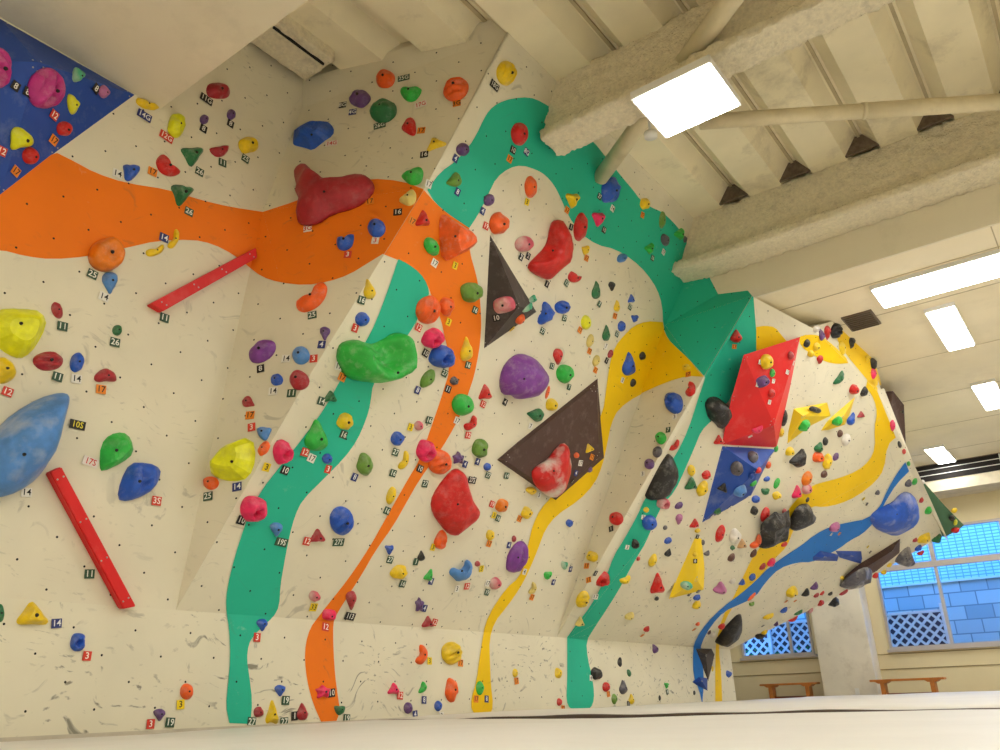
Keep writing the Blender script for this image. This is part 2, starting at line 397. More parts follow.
# fluffy block over the left soffit edge with its dark joint
bm = bmesh.new(); bbox(bm, -4.74, -4.36, 3.02, 3.70, 5.29, 5.42)
bmesh.ops.subdivide_edges(bm, edges=bm.edges[:], cuts=18, use_grid_fill=True)
for v in bm.verts: v.co += noise.noise_vector(v.co*14)*.012
struct(frombm('trim_3', bm, FUZZ, smooth=True))
struct(box('trim_4', -4.46, -4.445, 3.12, 3.66, 5.27, 5.32, DARK))
bm = bmesh.new(); x = -.57-.71*4
while x < 3:
    for (a, b, c, d) in ((8.12, 8.16, 0, .19),):
        vs = [bm.verts.new((x+q, y, Z2+z)) for y in (a, b) for (q, z) in ((.0, 0), (.13, .185), (.21, .185), (.34, 0))]
        for f in ((0, 1, 2, 3), (7, 6, 5, 4), (0, 4, 5, 1), (1, 5, 6, 2), (2, 6, 7, 3), (3, 7, 4, 0)): bm.faces.new([vs[i] for i in f])
    x += .71
struct(frombm('trim_flute_closer', bm, plain('flute_closer', (120, 104, 88), .9, .2, 20)))  # dark plugs stand in for shade and dirt inside the open rib ends
# room walls
struct(box('wall_far_left', -8.1, -8, 8.6, 19.2, -.25, Z1, WALLB))
struct(box('wall_room_right', 6, 6.1, -4, 19.2, -.25, Z2+.3, WALLB))
struct(box('wall_behind', -AX, 6, -4.1, -4, -.25, Z2+.3, WALLB))
struct(box('wall_behind_side', -AX-.1, -AX, -4.1, -1.4, -.25, Z1, WALLB))
struct(box('wall_gap_cover', -8, -5.6, 8.5, 8.6, -.25, Z1, WALLB))
YB = 19.0
def by(px, py): return ony(px, py, YB)
wl0, wl1, ws = by(743, 659).x, by(815, 654).x, by(817, 654).z
wr0 = by(890, 648).x; wt = by(985, 520).z; wr1 = wr0+3.9
# back wall with two openings
bm = bmesh.new()
for (a, b, c, d) in ((-8.1, wl0, -.25, Z1), (wl0, wl1, -.25, ws), (wl0, wl1, wt, Z1), (wl1, wr0, -.25, Z1), (wr0, wr1, -.25, ws), (wr0, wr1, wt, Z1), (wr1, 6.1, -.25, Z1)):
    bbox(bm, a, b, YB, YB+.18, c, d)
struct(frombm('wall_back', bm, WALLB))
bm = bmesh.new()
for z in (ws-.09, ws-.38): bbox(bm, -8, 6, YB-.012, YB+.001, z, z+.012)
struct(frombm('trim_back_wall', bm, plain('panel_line', (150, 128, 86), .8)))
cx0, cx1 = ony(817, 650, 18.45).x, ony(870, 650, 18.45).x
struct(box('wall_column', cx0, cx1, 18.45, YB, -.25, Z1, COLM, bev=.012))
struct(box('trim_outlet_plate', cx0+.62, cx0+.70, 18.435, 18.45, .02, .14, WHITE))
# glazing
def window(idx, x0, x1, z0, z1, xm, zr):
    w = struct(empty('window_%d' % idx, ((x0+x1)/2, YB, z0)))
    fr = bmesh.new(); t = .05
    for (a, b, c, d) in ((x0, x0+t, z0, z1), (x1-t, x1, z0, z1), (x0+t, x1-t, z0, z0+t), (x0+t, x1-t, z1-t, z1)): bbox(fr, a, b, YB-.03, YB+.1, c, d)
    for X in xm: bbox(fr, X-.03, X+.03, YB, YB+.08, z0+t, zr-.06); bbox(fr, X-.045, X+.045, YB, YB+.08, zr+.06, z1-t)
    bbox(fr, x0+t, x1-t, YB-.02, YB+.09, zr-.06, zr+.06)
    o = frombm('window_frame', fr, FRAMEM, w); o.matrix_parent_inverse = Matrix.Translation(-w.location)
    g = NT('window_glass_%d' % idx); g.b.inputs['Base Color'].default_value = (.9, .97, 1, 1); g.b.inputs['Roughness'].default_value = .02
    g.b.inputs['Transmission Weight'].default_value = 1; g.b.inputs['IOR'].default_value = 1.02
    box('window_pane', x0+t, x1-t, YB+.045, YB+.05, z0+t, z1-t, g.m, w)
    box('window_sill', x0-.05, x1+.05, YB-.06, YB+.02, z0-.05, z0, FRAMEM, w)
zr = by(940, 563).z
window(1, wl0, wl1, ws, wt, [by(790, 640).x], zr)
window(2, wr0, wr1, ws, wt, [by(947, 620).x, by(947, 620).x+1.35], zr)
# bulkhead with a linear grille
bk = 18.2
z_t = ony(1000, 452, bk).z; z_b = ony(1000, 482, bk).z
struct(box('ceiling_bulkhead', -8, 6, bk, YB, z_b, Z1, plain('bulkhead_paint', (228, 216, 190), .6)))
g = empty('linear_ceiling_grille', (0, bk, z_t-.1), label='long dark slotted grille along the pale bulkhead above the windows', category='air vent')
zs = ony(1000, 470, bk).z
box('slot', -3.2, 5.8, bk-.015, bk+.01, zs, z_t-.03, DARK, g)
box('frame', -3.2, 5.8, bk-.03, bk, z_t-.03, z_t+.02, plain('grille_brown', (120, 98, 78), .5), g)
for zz in (.35, .7): box('blade', -3.2, 5.8, bk-.03, bk, zs+(z_t-.03-zs)*zz-.006, zs+(z_t-.03-zs)*zz+.006, WHITE, g)
for X in (-1.35, .3, 2, 3.7): box('divider', X-.012, X+.012, bk-.035, bk, zs, z_t-.03, WHITE, g)
# outside
ext = plain('rubble_stone', (150, 170, 190), .9, .12, 3)
k2 = NT('block_wall'); tc = k2.n('ShaderNodeTexCoord').outputs['Object']
mp = k2.n('ShaderNodeMapping'); mp.inputs['Rotation'].default_value = (math.pi/2, 0, 0); k2.l(tc, mp.inputs[0])
br = k2.n('ShaderNodeTexBrick'); br.inputs['Scale'].default_value = 1; br.inputs['Brick Width'].default_value = .55; br.inputs['Row Height'].default_value = .3; br.inputs['Mortar Size'].default_value = .014
br.inputs['Color1'].default_value = srgb(205, 208, 212); br.inputs['Color2'].default_value = srgb(165, 172, 182); br.inputs['Mortar'].default_value = srgb(140, 144, 152)
k2.l(mp.outputs[0], br.inputs[0]); k2.l(br.outputs[0], k2.b.inputs['Base Color']); k2.b.inputs['Roughness'].default_value = .9
box('garden_block_wall', -11, 6, 21.6, 21.85, -.3, ony(940, 583, 21.6).z, k2.m, label='rough block wall standing outside behind the windows', category='wall')
k3 = NT('ribbed_sheet'); tc = k3.n('ShaderNodeTexCoord').outputs['Object']
mp = k3.n('ShaderNodeMapping'); mp.inputs['Rotation'].default_value = (math.pi/2, 0, 0); k3.l(tc, mp.inputs[0])
br = k3.n('ShaderNodeTexBrick'); br.inputs['Scale'].default_value = 1; br.inputs['Brick Width'].default_value = .16; br.inputs['Row Height'].default_value = .075; br.inputs['Mortar Size'].default_value = .012; br.offset = 0
br.inputs['Color1'].default_value = srgb(225, 235, 240); br.inputs['Color2'].default_value = srgb(205, 222, 235); br.inputs['Mortar'].default_value = srgb(140, 170, 200)
k3.l(mp.outputs[0], br.inputs[0]); k3.l(br.outputs[0], k3.b.inputs['Base Color'])
struct(box('trim_wall_coping', -11, 6, 21.55, 21.9, ony(940, 583, 21.6).z, ony(940, 583, 21.6).z+.05, WHITE))
box('neighbouring_house', -11, 6, 22.6, 23, -.3, 7, k3.m, label='pale tiled house front seen high through the window', category='building')
struct(box('ground_outside', -12, 7, 19.2, 26, -.4, -.3, plain('soil', (120, 116, 104), .9)))
# lattice fence
LAT = plain('lattice_plastic', (240, 226, 232), .6)
fz0, fz1 = .1, 1.62
fn = empty('lattice_fence', (-6, 20.4, -.3), label='pale diagonal lattice fence panels outside behind the windows', category='fence')
for (a, b) in ((-9, -7.2), (-7.1, -5.3), (-5.2, -3.35)):
    bm = bmesh.new(); h = fz1-fz0
    def strip(xa, za, xb, zb_, yy):
        d = V3((xb-xa, 0, zb_-za)); n = V3((-d.z, 0, d.x)).normalized()*.026
        p = [V3((xa, yy, za)), V3((xb, yy, zb_))]
        vs = [bm.verts.new(q) for q in (p[0]-n, p[1]-n, p[1]+n, p[0]+n)]; f = bm.faces.new(vs)
        r = bmesh.ops.extrude_face_region(bm, geom=[f]); bmesh.ops.translate(bm, verts=[v for v in r['geom'] if isinstance(v, bmesh.types.BMVert)], vec=(0, .008, 0))
    x = a-h
    while x < b:
        x0_, x1_ = max(x, a), min(x+h, b)
        if x1_-x0_ > .02:
            strip(x0_, fz0+(x0_-x), x1_, fz0+(x1_-x), 20.4); strip(x0_, fz1-(x0_-x), x1_, fz1-(x1_-x), 20.415)
        x += .21
    o = frombm('lattice_panel', bm, LAT, fn); o.matrix_parent_inverse = Matrix.Translation(-fn.location)
    o = box('fence_frame', a, b, 20.38, 20.44, fz1, fz1+.05, LAT, fn)
for x in (-9.05, -7.15, -5.25, -3.3): box('fence_post', x-.04, x+.04, 20.36, 20.46, -.3, 1.8, LAT, fn)
bk2 = plain('fence_backing', (96, 70, 80), .8)
box('hedge_screen', -9, -3.35, 20.68, 20.72, -.3, 1.66, bk2, label='dark screen standing close behind the lattice fence', category='screen')
# bush behind lattice
bm = bmesh.new()
for i in range(420):
    p = V3((random.uniform(-8.2, -6.2), random.uniform(20.53, 20.58), random.uniform(-.2, 1.15)))
    q = Matrix.Rotation(random.uniform(0, 6.28), 3, 'Y') @ Matrix.Rotation(random.uniform(-.8, .8), 3, 'X')
    a = [bm.verts.new(p+q @ V3(v)) for v in ((-.05, 0, 0), (0, 0, -.025), (.05, 0, 0), (0, .005, .025))]; bm.faces.new(a)
link_b = frombm('shrub', bm, plain('leaf_green', (70, 150, 90), .6), label='leafy green shrub between the lattice fence and dark screen', category='shrub')

# ------------------------------------------------------------------ crash mats
def mat_slab(x0, x1, y0, y1, zt, amp, label, seed):
    bm = bmesh.new(); nx, ny = 60, 60; g = []
    for i in range(nx+1):
        r = []
        for j in range(ny+1):
            X = x0+(x1-x0)*i/nx; Y = y0+(y1-y0)*j/ny
            e = min(X-x0, x1-X, Y-y0, y1-Y)
            z = zt+noise.noise(V3((X*.7, Y*.7, seed)))*amp+noise.noise(V3((X*2.5, Y*2.5, seed)))*amp*.3-.03*max(0, 1-e/.06)
            r.append(bm.verts.new((X, Y, z)))
        g.append(r)
    for i in range(nx):
        for j in range(ny): bm.faces.new([g[i][j], g[i+1][j], g[i+1][j+1], g[i][j+1]])
    for f in [x for x in bm.edges if x.is_boundary]: pass
    r = bmesh.ops.extrude_edge_only(bm, edges=[e for e in bm.edges if e.is_boundary])
    for v in r['geom']:
        if isinstance(v, bmesh.types.BMVert): v.co.z = -.16
    return frombm('crash_mat', bm, MATW, smooth=True, label=label, category='crash mat')
mat_slab(-AX+.02, 3.0, -3.5, 5.15, 0, .012, 'white crash mat nearest the viewer, filling the bottom of the view', 1.3)
_m = mat_slab(-AX+.02, 5.9, 5.2, 16.6, .024, .012, 'white crash mat beyond the dark seam, reaching towards the benches', 4.1)
bm = bmesh.new(); N_ = 120; rr = []
for i in range(N_+1):
    X = -AX+.02+(5.9+AX-.02)*i/N_; w_ = .004*math.sin(X*3.1)+.003*math.sin(X*7.7+1)
    rr.append([bm.verts.new((X, yy, zz+w_)) for (yy, zz) in ((5.19, -.03), (5.185, .004+.004*math.sin(X*1.7)), (5.2, .008+.004*math.sin(X*1.7)), (5.21, -.03))])
for a, b in zip(rr, rr[1:]):
    for j in range(3): bm.faces.new([a[j], b[j], b[j+1], a[j+1]])
frombm('edge_binding', bm, plain('binding_brown', (92, 78, 68), .8), _m)  # dark strip put in for the shaded gap between the two mats
mat_slab(3.05, 5.9, -3.5, 5.15, 0, .01, 'white crash mat at the right of the nearest one', 7.7)

# ------------------------------------------------------------------ benches
WOOD = plain('orange_varnished_wood', (206, 128, 56), .45, .12, 9)
WOODD = plain('dark_red_wood', (132, 66, 36), .5, .12, 9)
def bench(x0, x1, y, label):
    zt = ony((871+945)/2, 678.5, y).z
    b = empty('wooden_bench', ((x0+x1)/2, y, -.16), label=label, category='bench')
    box('seat', x0, x1, y-.13, y+.13, zt-.04, zt, WOOD, b, bev=.008)
    for X in (x0+.22, x1-.22):
        box('leg', X-.04, X+.04, y-.11, y+.11, -.16, zt-.075, WOOD, b)
        bm = bmesh.new(); bbox(bm, X-.13, X+.13, y-.11, y+.11, zt-.075, zt-.04)
        for v in bm.verts:
            if v.co.z < zt-.07: v.co.x = X+(v.co.x-X)*.55
        o = frombm('bracket', bm, WOOD, b); o.matrix_parent_inverse = Matrix.Translation(-b.location)
    box('stretcher', x0+.2, x1-.2, y-.015, y+.015, -.02, .03, WOODD, b)
bx0 = ony(871, 681, 18.1).x; bx1 = ony(945, 677, 18.1).x
bench(bx0, bx1, 18.1, 'low orange wooden bench under the large right window, right of the column')
bx0 = ony(762, 689, 18.7).x; bx1 = ony(819, 686, 18.7).x
bench(bx0, bx1, 18.7, 'low orange wooden bench under the small left window, left of the column')

# ------------------------------------------------------------------ lamps
def lamp(x0, x1, y0, y1, z, label, th=.05, name='ceiling_lamp', group=None):
    l = empty(name, ((x0+x1)/2, (y0+y1)/2, z), label=label, category='ceiling light')
    if group: l['group'] = group
    box('housing', x0, x1, y0, y1, z, z+th, WHITE, l)
    box('diffuser', x0+.02, x1-.02, y0+.02, y1-.02, z-.012, z, LITW if y0 > 9 else LITP, l)
    return l
a = onz(632, 101, 4.42); c = onz(740, 103, 4.42)
l = lamp(onz(632, 101, 4.42).x, onz(740, 103, 4.42).x, onz(705, 64, 4.42).y, onz(667, 138, 4.42).y, 4.42, 'bright square lamp panel hanging under the first rough beam', .07)
for dx in (-.2, .2): tube('hanger', V3((l.location.x+dx, 5.15, 4.49)), V3((l.location.x+dx, 5.15, 4.80)), .012, WHITE, l)
lamp(-1.48, .95, 9.08, 9.68, Z1-.05, 'long bright lamp strip just past the smooth fascia', group=None)
lamp(-1.13, -.8, 10.15, 11.65, Z1-.05, 'bright lamp panel nearest below the long strip')
lamp(-1.13, -.8, 13.4, 14.85, Z1-.05, 'bright lamp panel further back in line with the nearer one, at the right edge')
lamp(-2.42, -2.08, 16.7, 18.05, Z1-.05, 'bright lamp panel furthest back, by the slotted grille')
for (x, y) in ((-.3, 16.6), (-4.3, 17.0), (-6.3, 16.6), (2.4, 17.2)): lamp(x, x+.34, y-.7, y+.7, Z1-.05, 'bright lamp panel near the bulkhead, '+{-.3: 'right of the visible ones', -4.3: 'before the column', -6.3: 'before the small left window', 2.4: 'far outside the view'}[x], group='lamps near the bulkhead')  # unseen lamps added to brighten the column and the far end of the room
for (x, y, w_) in ((4.4, 11, 'first'), (3.6, 14.2, 'second'), (1.6, 15.4, 'third')): lamp(x, x+.33, y-.7, y+.7, Z1-.05, w_+' added lamp panel on the low ceiling outside the view, counting towards the back wall', group='lamps outside the view')  # extra unseen panels, added as fill light for the low-ceiling end
for (x, y, w_) in ((.6, 4.7, 'under the rough beam, close to the visible one'), (3.1, 4.7, 'under the rough beam, far out'), (.9, 7.0, 'under the ribs, close in'), (3.1, 7.0, 'under the ribs, far out')): lamp(x-.3, x+.3, y-.3, y+.3, 4.42, 'square deck lamp outside the view, '+w_, .07, group='deck lamps outside the view')  # added out-of-view fill lamps lighting the bay under the deck
for i_, (x, y) in enumerate(((.6, .9), (2.8, .9), (.6, -2), (-.6, -2.6))): lamp(x-.6, x+.6, y-.3, y+.3, Z1-.05, 'wide lamp panel on the soffit '+('right above the viewer', 'above and right of the viewer', 'behind the viewer', 'behind the viewer, over the wall side')[i_], group='lamps above the viewer')  # fill lamps added overhead and behind the camera to lift the near wall
# braces under the deck
PIPE = plain('wrapped_pipe_cream', (228, 214, 178), .6, .05, 5, bump=.3, bscale=9, dirt=(.25, 4, (150, 130, 90)))
def pipe(pts, z, r, label, z2=None):
    P = [onz(*p, z) for p in pts]; e = empty('wrapped_brace_pipe', P[0], label=label, category='pipe')
    L = (P[1]-P[0]).length; d = (P[1]-P[0]).normalized(); n = max(2, int(L/1.15))
    for i in range(n):
        tube('sleeve', P[0]+d*(L*i/n+.004), P[0]+d*(L*(i+1)/n-.004), r*(1 if i % 2 else .94), PIPE, e, 24)
        if i: tube('seam_band', P[0]+d*(L*i/n-.02), P[0]+d*(L*i/n+.02), r*1.02, PIPE, e, 24)
    return e
pipe([(600, 178), (775, -60)], 4.98, .085, 'thick cream wrapped pipe slanting up past the beam to the top edge')
pipe([(700, 122), (1030, 100)], 4.98, .075, 'cream wrapped pipe crossing under the deck ribs to the right edge')
dt = onz(651, 137, 4.5); e = empty('smoke_detector', dt, label='small round white detector below the square lamp', category='smoke detector')
tube('detector_body', V3((dt.x, dt.y, 4.5)), V3((dt.x, dt.y, 4.54)), .055, WHITE, e, 24); tube('detector_stem', V3((dt.x, dt.y, 4.54)), V3((dt.x, dt.y, 4.85)), .012, WHITE, e)
# vent in the low ceiling
v = [onz(*p, Z1) for p in ((842, 319), (868, 310), (880, 321), (853, 330))]
vx0, vx1, vy0, vy1 = min(p.x for p in v), max(p.x for p in v), min(p.y for p in v), max(p.y for p in v)
e = empty('ceiling_vent', ((vx0+vx1)/2, (vy0+vy1)/2, Z1), label='dark grey square vent in the low ceiling above the wall top', category='air vent')
box('grille', vx0, vx1, vy0, vy1, Z1-.02, Z1, plain('vent_grey', (120, 106, 88), .6), e)
bm = bmesh.new()
for i in range(8):
    yy = vy0+(vy1-vy0)*(i+.5)/8; bbox(bm, vx0+.02, vx1-.02, yy-.008, yy+.008, Z1-.032, Z1-.02)
o = frombm('slats', bm, plain('vent_slat', (96, 84, 70), .6), e); o.matrix_parent_inverse = Matrix.Translation(-e.location)
#@@HOLDS
# ------------------------------------------------------------------ climbing holds
COL = {'red': ((214, 28, 24), 'red'), 'crim': ((176, 40, 52), 'crimson'), 'orange': ((250, 100, 26), 'orange'), 'oran': ((240, 128, 20), 'light orange'),
 'yellow': ((246, 208, 20), 'yellow'), 'lime': ((238, 238, 20), 'lemon yellow'), 'cream': ((228, 206, 116), 'cream'), 'green': ((46, 188, 70), 'green'),
 'dgreen': ((34, 116, 68), 'dark green'), 'olive': ((108, 152, 56), 'olive green'), 'blue': ((34, 90, 200), 'blue'), 'lblue': ((84, 142, 214), 'light blue'),
 'violet': ((102, 66, 128), 'violet'), 'purple': ((132, 64, 160), 'purple'), 'pink': ((246, 40, 104), 'pink'), 'mag': ((200, 50, 140), 'magenta'),
 'rose': ((214, 92, 110), 'rose'), 'lilac': ((190, 110, 160), 'lilac'), 'black': ((34, 32, 34), 'black'), 'grey': ((92, 88, 96), 'grey'),
 'white': ((232, 224, 212), 'white'), 'brown': ((98, 58, 46), 'brown'), 'tan': ((206, 160, 110), 'tan'), 'teal': ((70, 170, 130), 'pale green')}
def holdmat(c, chalk=.12):
    key = 'hold_%s_%d' % (c, int(chalk*100))
    if key in MATS: return MATS[key]
    k = NT(key); tc = k.n('ShaderNodeTexCoord').outputs['Object']; b = srgb(*COL[c][0])
    col = k.mix(k.ramp(k.noise(tc, 16, 3), .35, .7), b, tuple(v*.78 for v in b[:3])+(1,))
    col = k.mix(k.math('MULTIPLY', k.ramp(k.noise(tc, 11 if chalk < .3 else 3.4, 6, .7 if chalk < .3 else .55), .5, .68 if chalk < .3 else .66), min(1, chalk*(1.2 if c != 'black' else .8))), col, srgb(226, 220, 208))
    k.l(col, k.b.inputs['Base Color']); k.b.inputs['Roughness'].default_value = .42; k.b.inputs['Specular IOR Level'].default_value = .45
    bp = k.n('ShaderNodeBump'); bp.inputs['Strength'].default_value = .25; bp.inputs['Distance'].default_value = .006
    k.l(k.noise(tc, 90, 3), bp.inputs['Height']); k.l(bp.outputs[0], k.b.inputs['Normal'])
    MATS[key] = k.m; return k.m
BOLT = plain('bolt_dark', (20, 18, 18), .5)
def whit(px, py):
    """point and normal of the wall or volume at a pixel; past an edge, the nearest panel carries on"""
    h = hit(px, py)
    if h: return h
    for r in (3, 6, 10, 16, 24):
        for a in range(12):
            h = hit(px+r*math.cos(a*math.pi/6), py+r*math.sin(a*math.pi/6))
            if h:
                d = ray(px, py); P = EYEV+d*((h[0]-EYEV).dot(h[1])/d.dot(h[1]))
                return P, h[1], h[2]
    return None
def on_plane(px, py, P0, n):
    d = ray(px, py); return EYEV+d*((P0-EYEV).dot(n)/d.dot(n))
CTRL = {'drop': [(0, -1.25), (.42, -.55), (.86, .1), (.9, .62), (.45, 1), (-.4, 1), (-.88, .62), (-.84, .1), (-.4, -.5)],
 'tri': [(-.12, -1.1), (.25, -1.0), (.62, -.1), (1.1, .72), (.85, 1.05), (0, .92), (-.9, 1.05), (-1.08, .7), (-.55, -.15)],
 'bean': [(-1, .35), (-.95, -.25), (-.5, -.35), (0, -.02), (.5, -.4), (.98, -.65), (1.08, -.1), (.7, .5), (0, .85), (-.7, .75)],
 'half': [(-1.05, -.55), (-.5, -.62), (0, -.5), (.5, -.62), (1.05, -.5), (.95, .1), (.5, .8), (0, 1), (-.55, .75), (-.95, .1)],
 'quad': [(-.75, -.95), (.1, -1.0), (.9, -.7), (1.02, .1), (.8, .92), (0, 1.02), (-.85, .75), (-1.02, -.1)],
 'star': [(0, -1.1), (.35, -.45), (1, -.4), (.6, .2), (.75, 1), (0, .6), (-.75, 1.05), (-.55, .2), (-1, -.35), (-.35, -.5)],
 'rock': [(-.3, -1), (.5, -.9), (1, -.2), (.8, .6), (.1, 1), (-.7, .8), (-1, 0)]}
def shape(kind, seed=0):
    rng = random.Random(seed); N = 30
    jit = {'blob': .16, 'jug': .18, 'round': .05, 'ridge': .06}.get(kind, .07)
    c = CTRL.get(kind) or [(math.cos(2*math.pi*i/9), math.sin(2*math.pi*i/9)) for i in range(9)]
    c = [(x*(1+rng.uniform(-jit, jit)), y*(1+rng.uniform(-jit, jit))) for x, y in c]
    for _ in range(2):
        o = []
        for i in range(len(c)):
            p, q = c[i], c[(i+1) % len(c)]; o += [(p[0]*.78+q[0]*.22, p[1]*.78+q[1]*.22), (p[0]*.22+q[0]*.78, p[1]*.22+q[1]*.78)]
        c = o
    # resample evenly
    L = [math.dist(c[i], c[(i+1) % len(c)]) for i in range(len(c))]; T = sum(L); o = []; i = 0; acc = 0
    for k_ in range(N):
        t = T*k_/N
        while acc+L[i] < t: acc += L[i]; i += 1
        f = (t-acc)/L[i]; p, q = c[i], c[(i+1) % len(c)]; o.append((p[0]+(q[0]-p[0])*f, p[1]+(q[1]-p[1])*f))
    x0, x1, y0, y1 = min(p[0] for p in o), max(p[0] for p in o), min(p[1] for p in o), max(p[1] for p in o)
    return [((p[0]-(x0+x1)/2)/((x1-x0)/2), (p[1]-(y0+y1)/2)/((y1-y0)/2)) for p in o]
HOLDS = []
def dome(name, pts3, n, H, color, kind, seed, size, chalk, P0, shift=(0, 0), mat=None, pocket=None):
    """outline on the panel inflated into a rounded solid with a flat back"""
    T = n.cross(V3((0, 0, 1))).normalized(); B = n.cross(T)
    N = len(pts3); cen = sum(pts3, V3((0, 0, 0)))/N
    rs = [1, .985, .93, .85, .74, .62, .48, .33, .17]
    apex = cen+T*shift[0]*size+B*shift[1]*size
    flat = kind in ('tri', 'rock', 'quad'); amp = {'blob': .11, 'rock': .09, 'ridge': .05, 'star': .09, 'jug': .12}.get(kind, .055)
    bm = bmesh.new(); rings = []; rng = random.Random(seed)
    ra = rng.uniform(0, 3.14); off = V3((rng.uniform(0, 90), rng.uniform(0, 90), seed))
    ux_, uy_ = math.cos(ra), math.sin(ra)
    pk = (rng.uniform(-.1, .1), rng.uniform(-.1, .1))
    for r in rs:
        hh = (1-r**2.2)**.6 if not flat else min(1, (1-r)*2.1)**.85*.95
        if kind == 'disc': hh = (1-r**7)**.5*(.8+.2*r)
        ring = []
        for p in pts3:
            c0 = apex*(1-r)+cen*r if r < .98 else cen
            q = c0+(p-cen)*r
            z = H*hh
            loc = q-cen; a = loc.dot(T)/size; b = loc.dot(B)/size
            if kind == 'ridge': z *= 1-.5*(.5+.5*math.cos((a*ux_+b*uy_)*13))**2*(1-r**6)
            if kind in ('jug', 'scoop'):
                pp = pocket or (pk[0], pk[1]+.15, .38, .85)
                dd = math.hypot(a-pp[0], b-pp[1])/pp[2]; z -= z*pp[3]*max(0, 1-dd*dd)**.7
            if r < .99:
                nv = noise.noise_vector(loc/size*3.0+off)*size*amp*(1 if r < .95 else .4)
                q = q+T*nv.x+B*nv.y; z += nv.z*.9 if r < .95 else 0
            ring.append(bm.verts.new(q-P0+n*(max(z, .0008) if r < 1 else -.004)))
        rings.append(ring)
    ztop = H*(1 if kind not in ('jug', 'scoop') else .3)
    top = bm.verts.new(apex-P0+n*ztop*(.98))
    for a, b in zip(rings, rings[1:]):
        for j in range(N): bm.faces.new([a[j], a[(j+1) % N], b[(j+1) % N], b[j]])
    for j in range(N): bm.faces.new([rings[-1][j], rings[-1][(j+1) % N], top])
    bm.faces.new(rings[0])
    o = frombm(name, bm, mat or holdmat(color, chalk), None, not flat)
    o.location = P0
    return o, apex+n*ztop
def bolt(o, at, n, r):
    bm = bmesh.new(); bmesh.ops.create_cone(bm, cap_ends=True, segments=10, radius1=r, radius2=r*.8, depth=r*.8)
    bm.transform(Matrix.Translation(at-o.location) @ n.to_track_quat('Z', 'Y').to_matrix().to_4x4())
    frombm('bolt', bm, BOLT, o)
def H(color, kind, x, y, w, h, rot=0, hf=None, chalk=.12, tag=None):
    r = whit(x, y)
    if not r: print('MISS', color, kind, x, y); return
    P, n, f = r; d = (P-EYEV); Z = d.dot(fw); m = Z/FOC
    size = min(w, h)*m; Hh = size*(hf if hf else {'bean': .45, 'drop': .42, 'tri': .42, 'half': .5, 'jug': .55, 'knob': .75, 'rock': .4}.get(kind, .45))
    # keep the solid, not its foot, over the place
    q = proj(P+n*Hh*.42); x2, y2 = 2*x-q[0], 2*y-q[1]
    Pn = on_plane(x2, y2, P, n)
    dn = ray(x2, y2); cosi = abs(dn.dot(n)); st = 1/max(cosi, .12)
    g = (dn-n*dn.dot(n)).normalized(); lim = min(st, 1.25+.1*st)
    cr, sr = math.cos(math.radians(rot)), math.sin(math.radians(rot)); pts = []
    for (a, b) in shape(kind, int(x*7+y*13)):
        a *= w/2*.97; b *= h/2*.97
        v = on_plane(x2+a*cr-b*sr, y2+a*sr+b*cr, P, n)-Pn
        c = v.dot(g); v = v+g*c*(lim/st-1); pts.append(Pn+v)
    seed = int(x*7+y*13) % 9973
    o, top = dome('climbing_hold', pts, n, Hh, color, kind, seed, max(w, h)*m*.5*1.0 if kind in ('jug', 'ridge') else size, chalk, Pn, (0, 0))
    if max(w, h) >= 9 and kind != 'jug': bolt(o, top-n*.001+g*0, n, max(.007, min(.013, size*.09)))
    HOLDS.append((o, color, kind, x, y, w*h, tag, f)); return o
def outline(color, kind, pts, hf=.5, chalk=.12, label=None, sc=None, pocket=None, tag=None, name='climbing_hold', smooth=1, cat='climbing hold', shift=(0, 0), bolts=()):
    if sc: pts = [(sc[0]+a/sc[2], sc[1]+b/sc[2]) for a, b in pts]
    cx, cy = sum(p[0] for p in pts)/len(pts), sum(p[1] for p in pts)/len(pts)
    P, n, f = whit(cx, cy); m = (P-EYEV).dot(fw)/FOC
    w = max(p[0] for p in pts)-min(p[0] for p in pts); h = max(p[1] for p in pts)-min(p[1] for p in pts)
    size = min(w, h)*m; Hh = size*hf
    q = proj(P+n*Hh*.3); dx, dy = cx-q[0], cy-q[1]
    dn = ray(cx, cy); cosi = abs(dn.dot(n)); st = 1/max(cosi, .12); g = (dn-n*dn.dot(n)).normalized(); lim = min(st, 1.75+.3*st)
    sp = smoothpoly(pts, smooth) if smooth else pts
    # even spacing
    Pn = on_plane(cx+dx, cy+dy, P, n); P3 = []
    for p in sp:
        v = on_plane(p[0]+dx, p[1]+dy, P, n)-Pn; c = v.dot(g); P3.append(Pn+v+g*c*(lim/st-1))
    pk3 = None
    if pocket:
        T_ = n.cross(V3((0, 0, 1))).normalized(); B_ = n.cross(T_); cen_ = sum(P3, V3((0, 0, 0)))/len(P3)
        v = on_plane(pocket[0], pocket[1], P+n*Hh*.6, n)-cen_; pk3 = (v.dot(T_)/size, v.dot(B_)/size, pocket[2], pocket[3])
    o, top = dome(name, P3, n, Hh, color, kind, int(cx*3+cy), size, chalk, Pn, shift, None, pk3)
    for (bx, by_) in (bolts or [(cx, cy)]):
        # lift a bolt head onto the skin of the solid
        P2 = on_plane(bx+dx*.2, by_+dy*.2, P+n*Hh*.95, n); bolt(o, P2, n, .011)
    o['label'] = label; o['category'] = cat; o['group'] = 'large shaped holds'
    if name == 'climbing_hold': BIG.append((label, cx, cy))
    return o
BIG = []
SCM = None
def screw(o, M):
    global SCM
    if SCM is None:
        b = bmesh.new(); bmesh.ops.create_cone(b, cap_ends=True, segments=8, radius1=.006, radius2=.005, depth=.004)
        SCM = bpy.data.meshes.new('screw'); b.to_mesh(SCM); b.free(); SCM.materials.append(plain('screw_metal', (190, 186, 178), .4, metal=.5))
    s = bpy.data.objects.new('screw', SCM); C.objects.link(s); s.parent = o; s.matrix_local = M
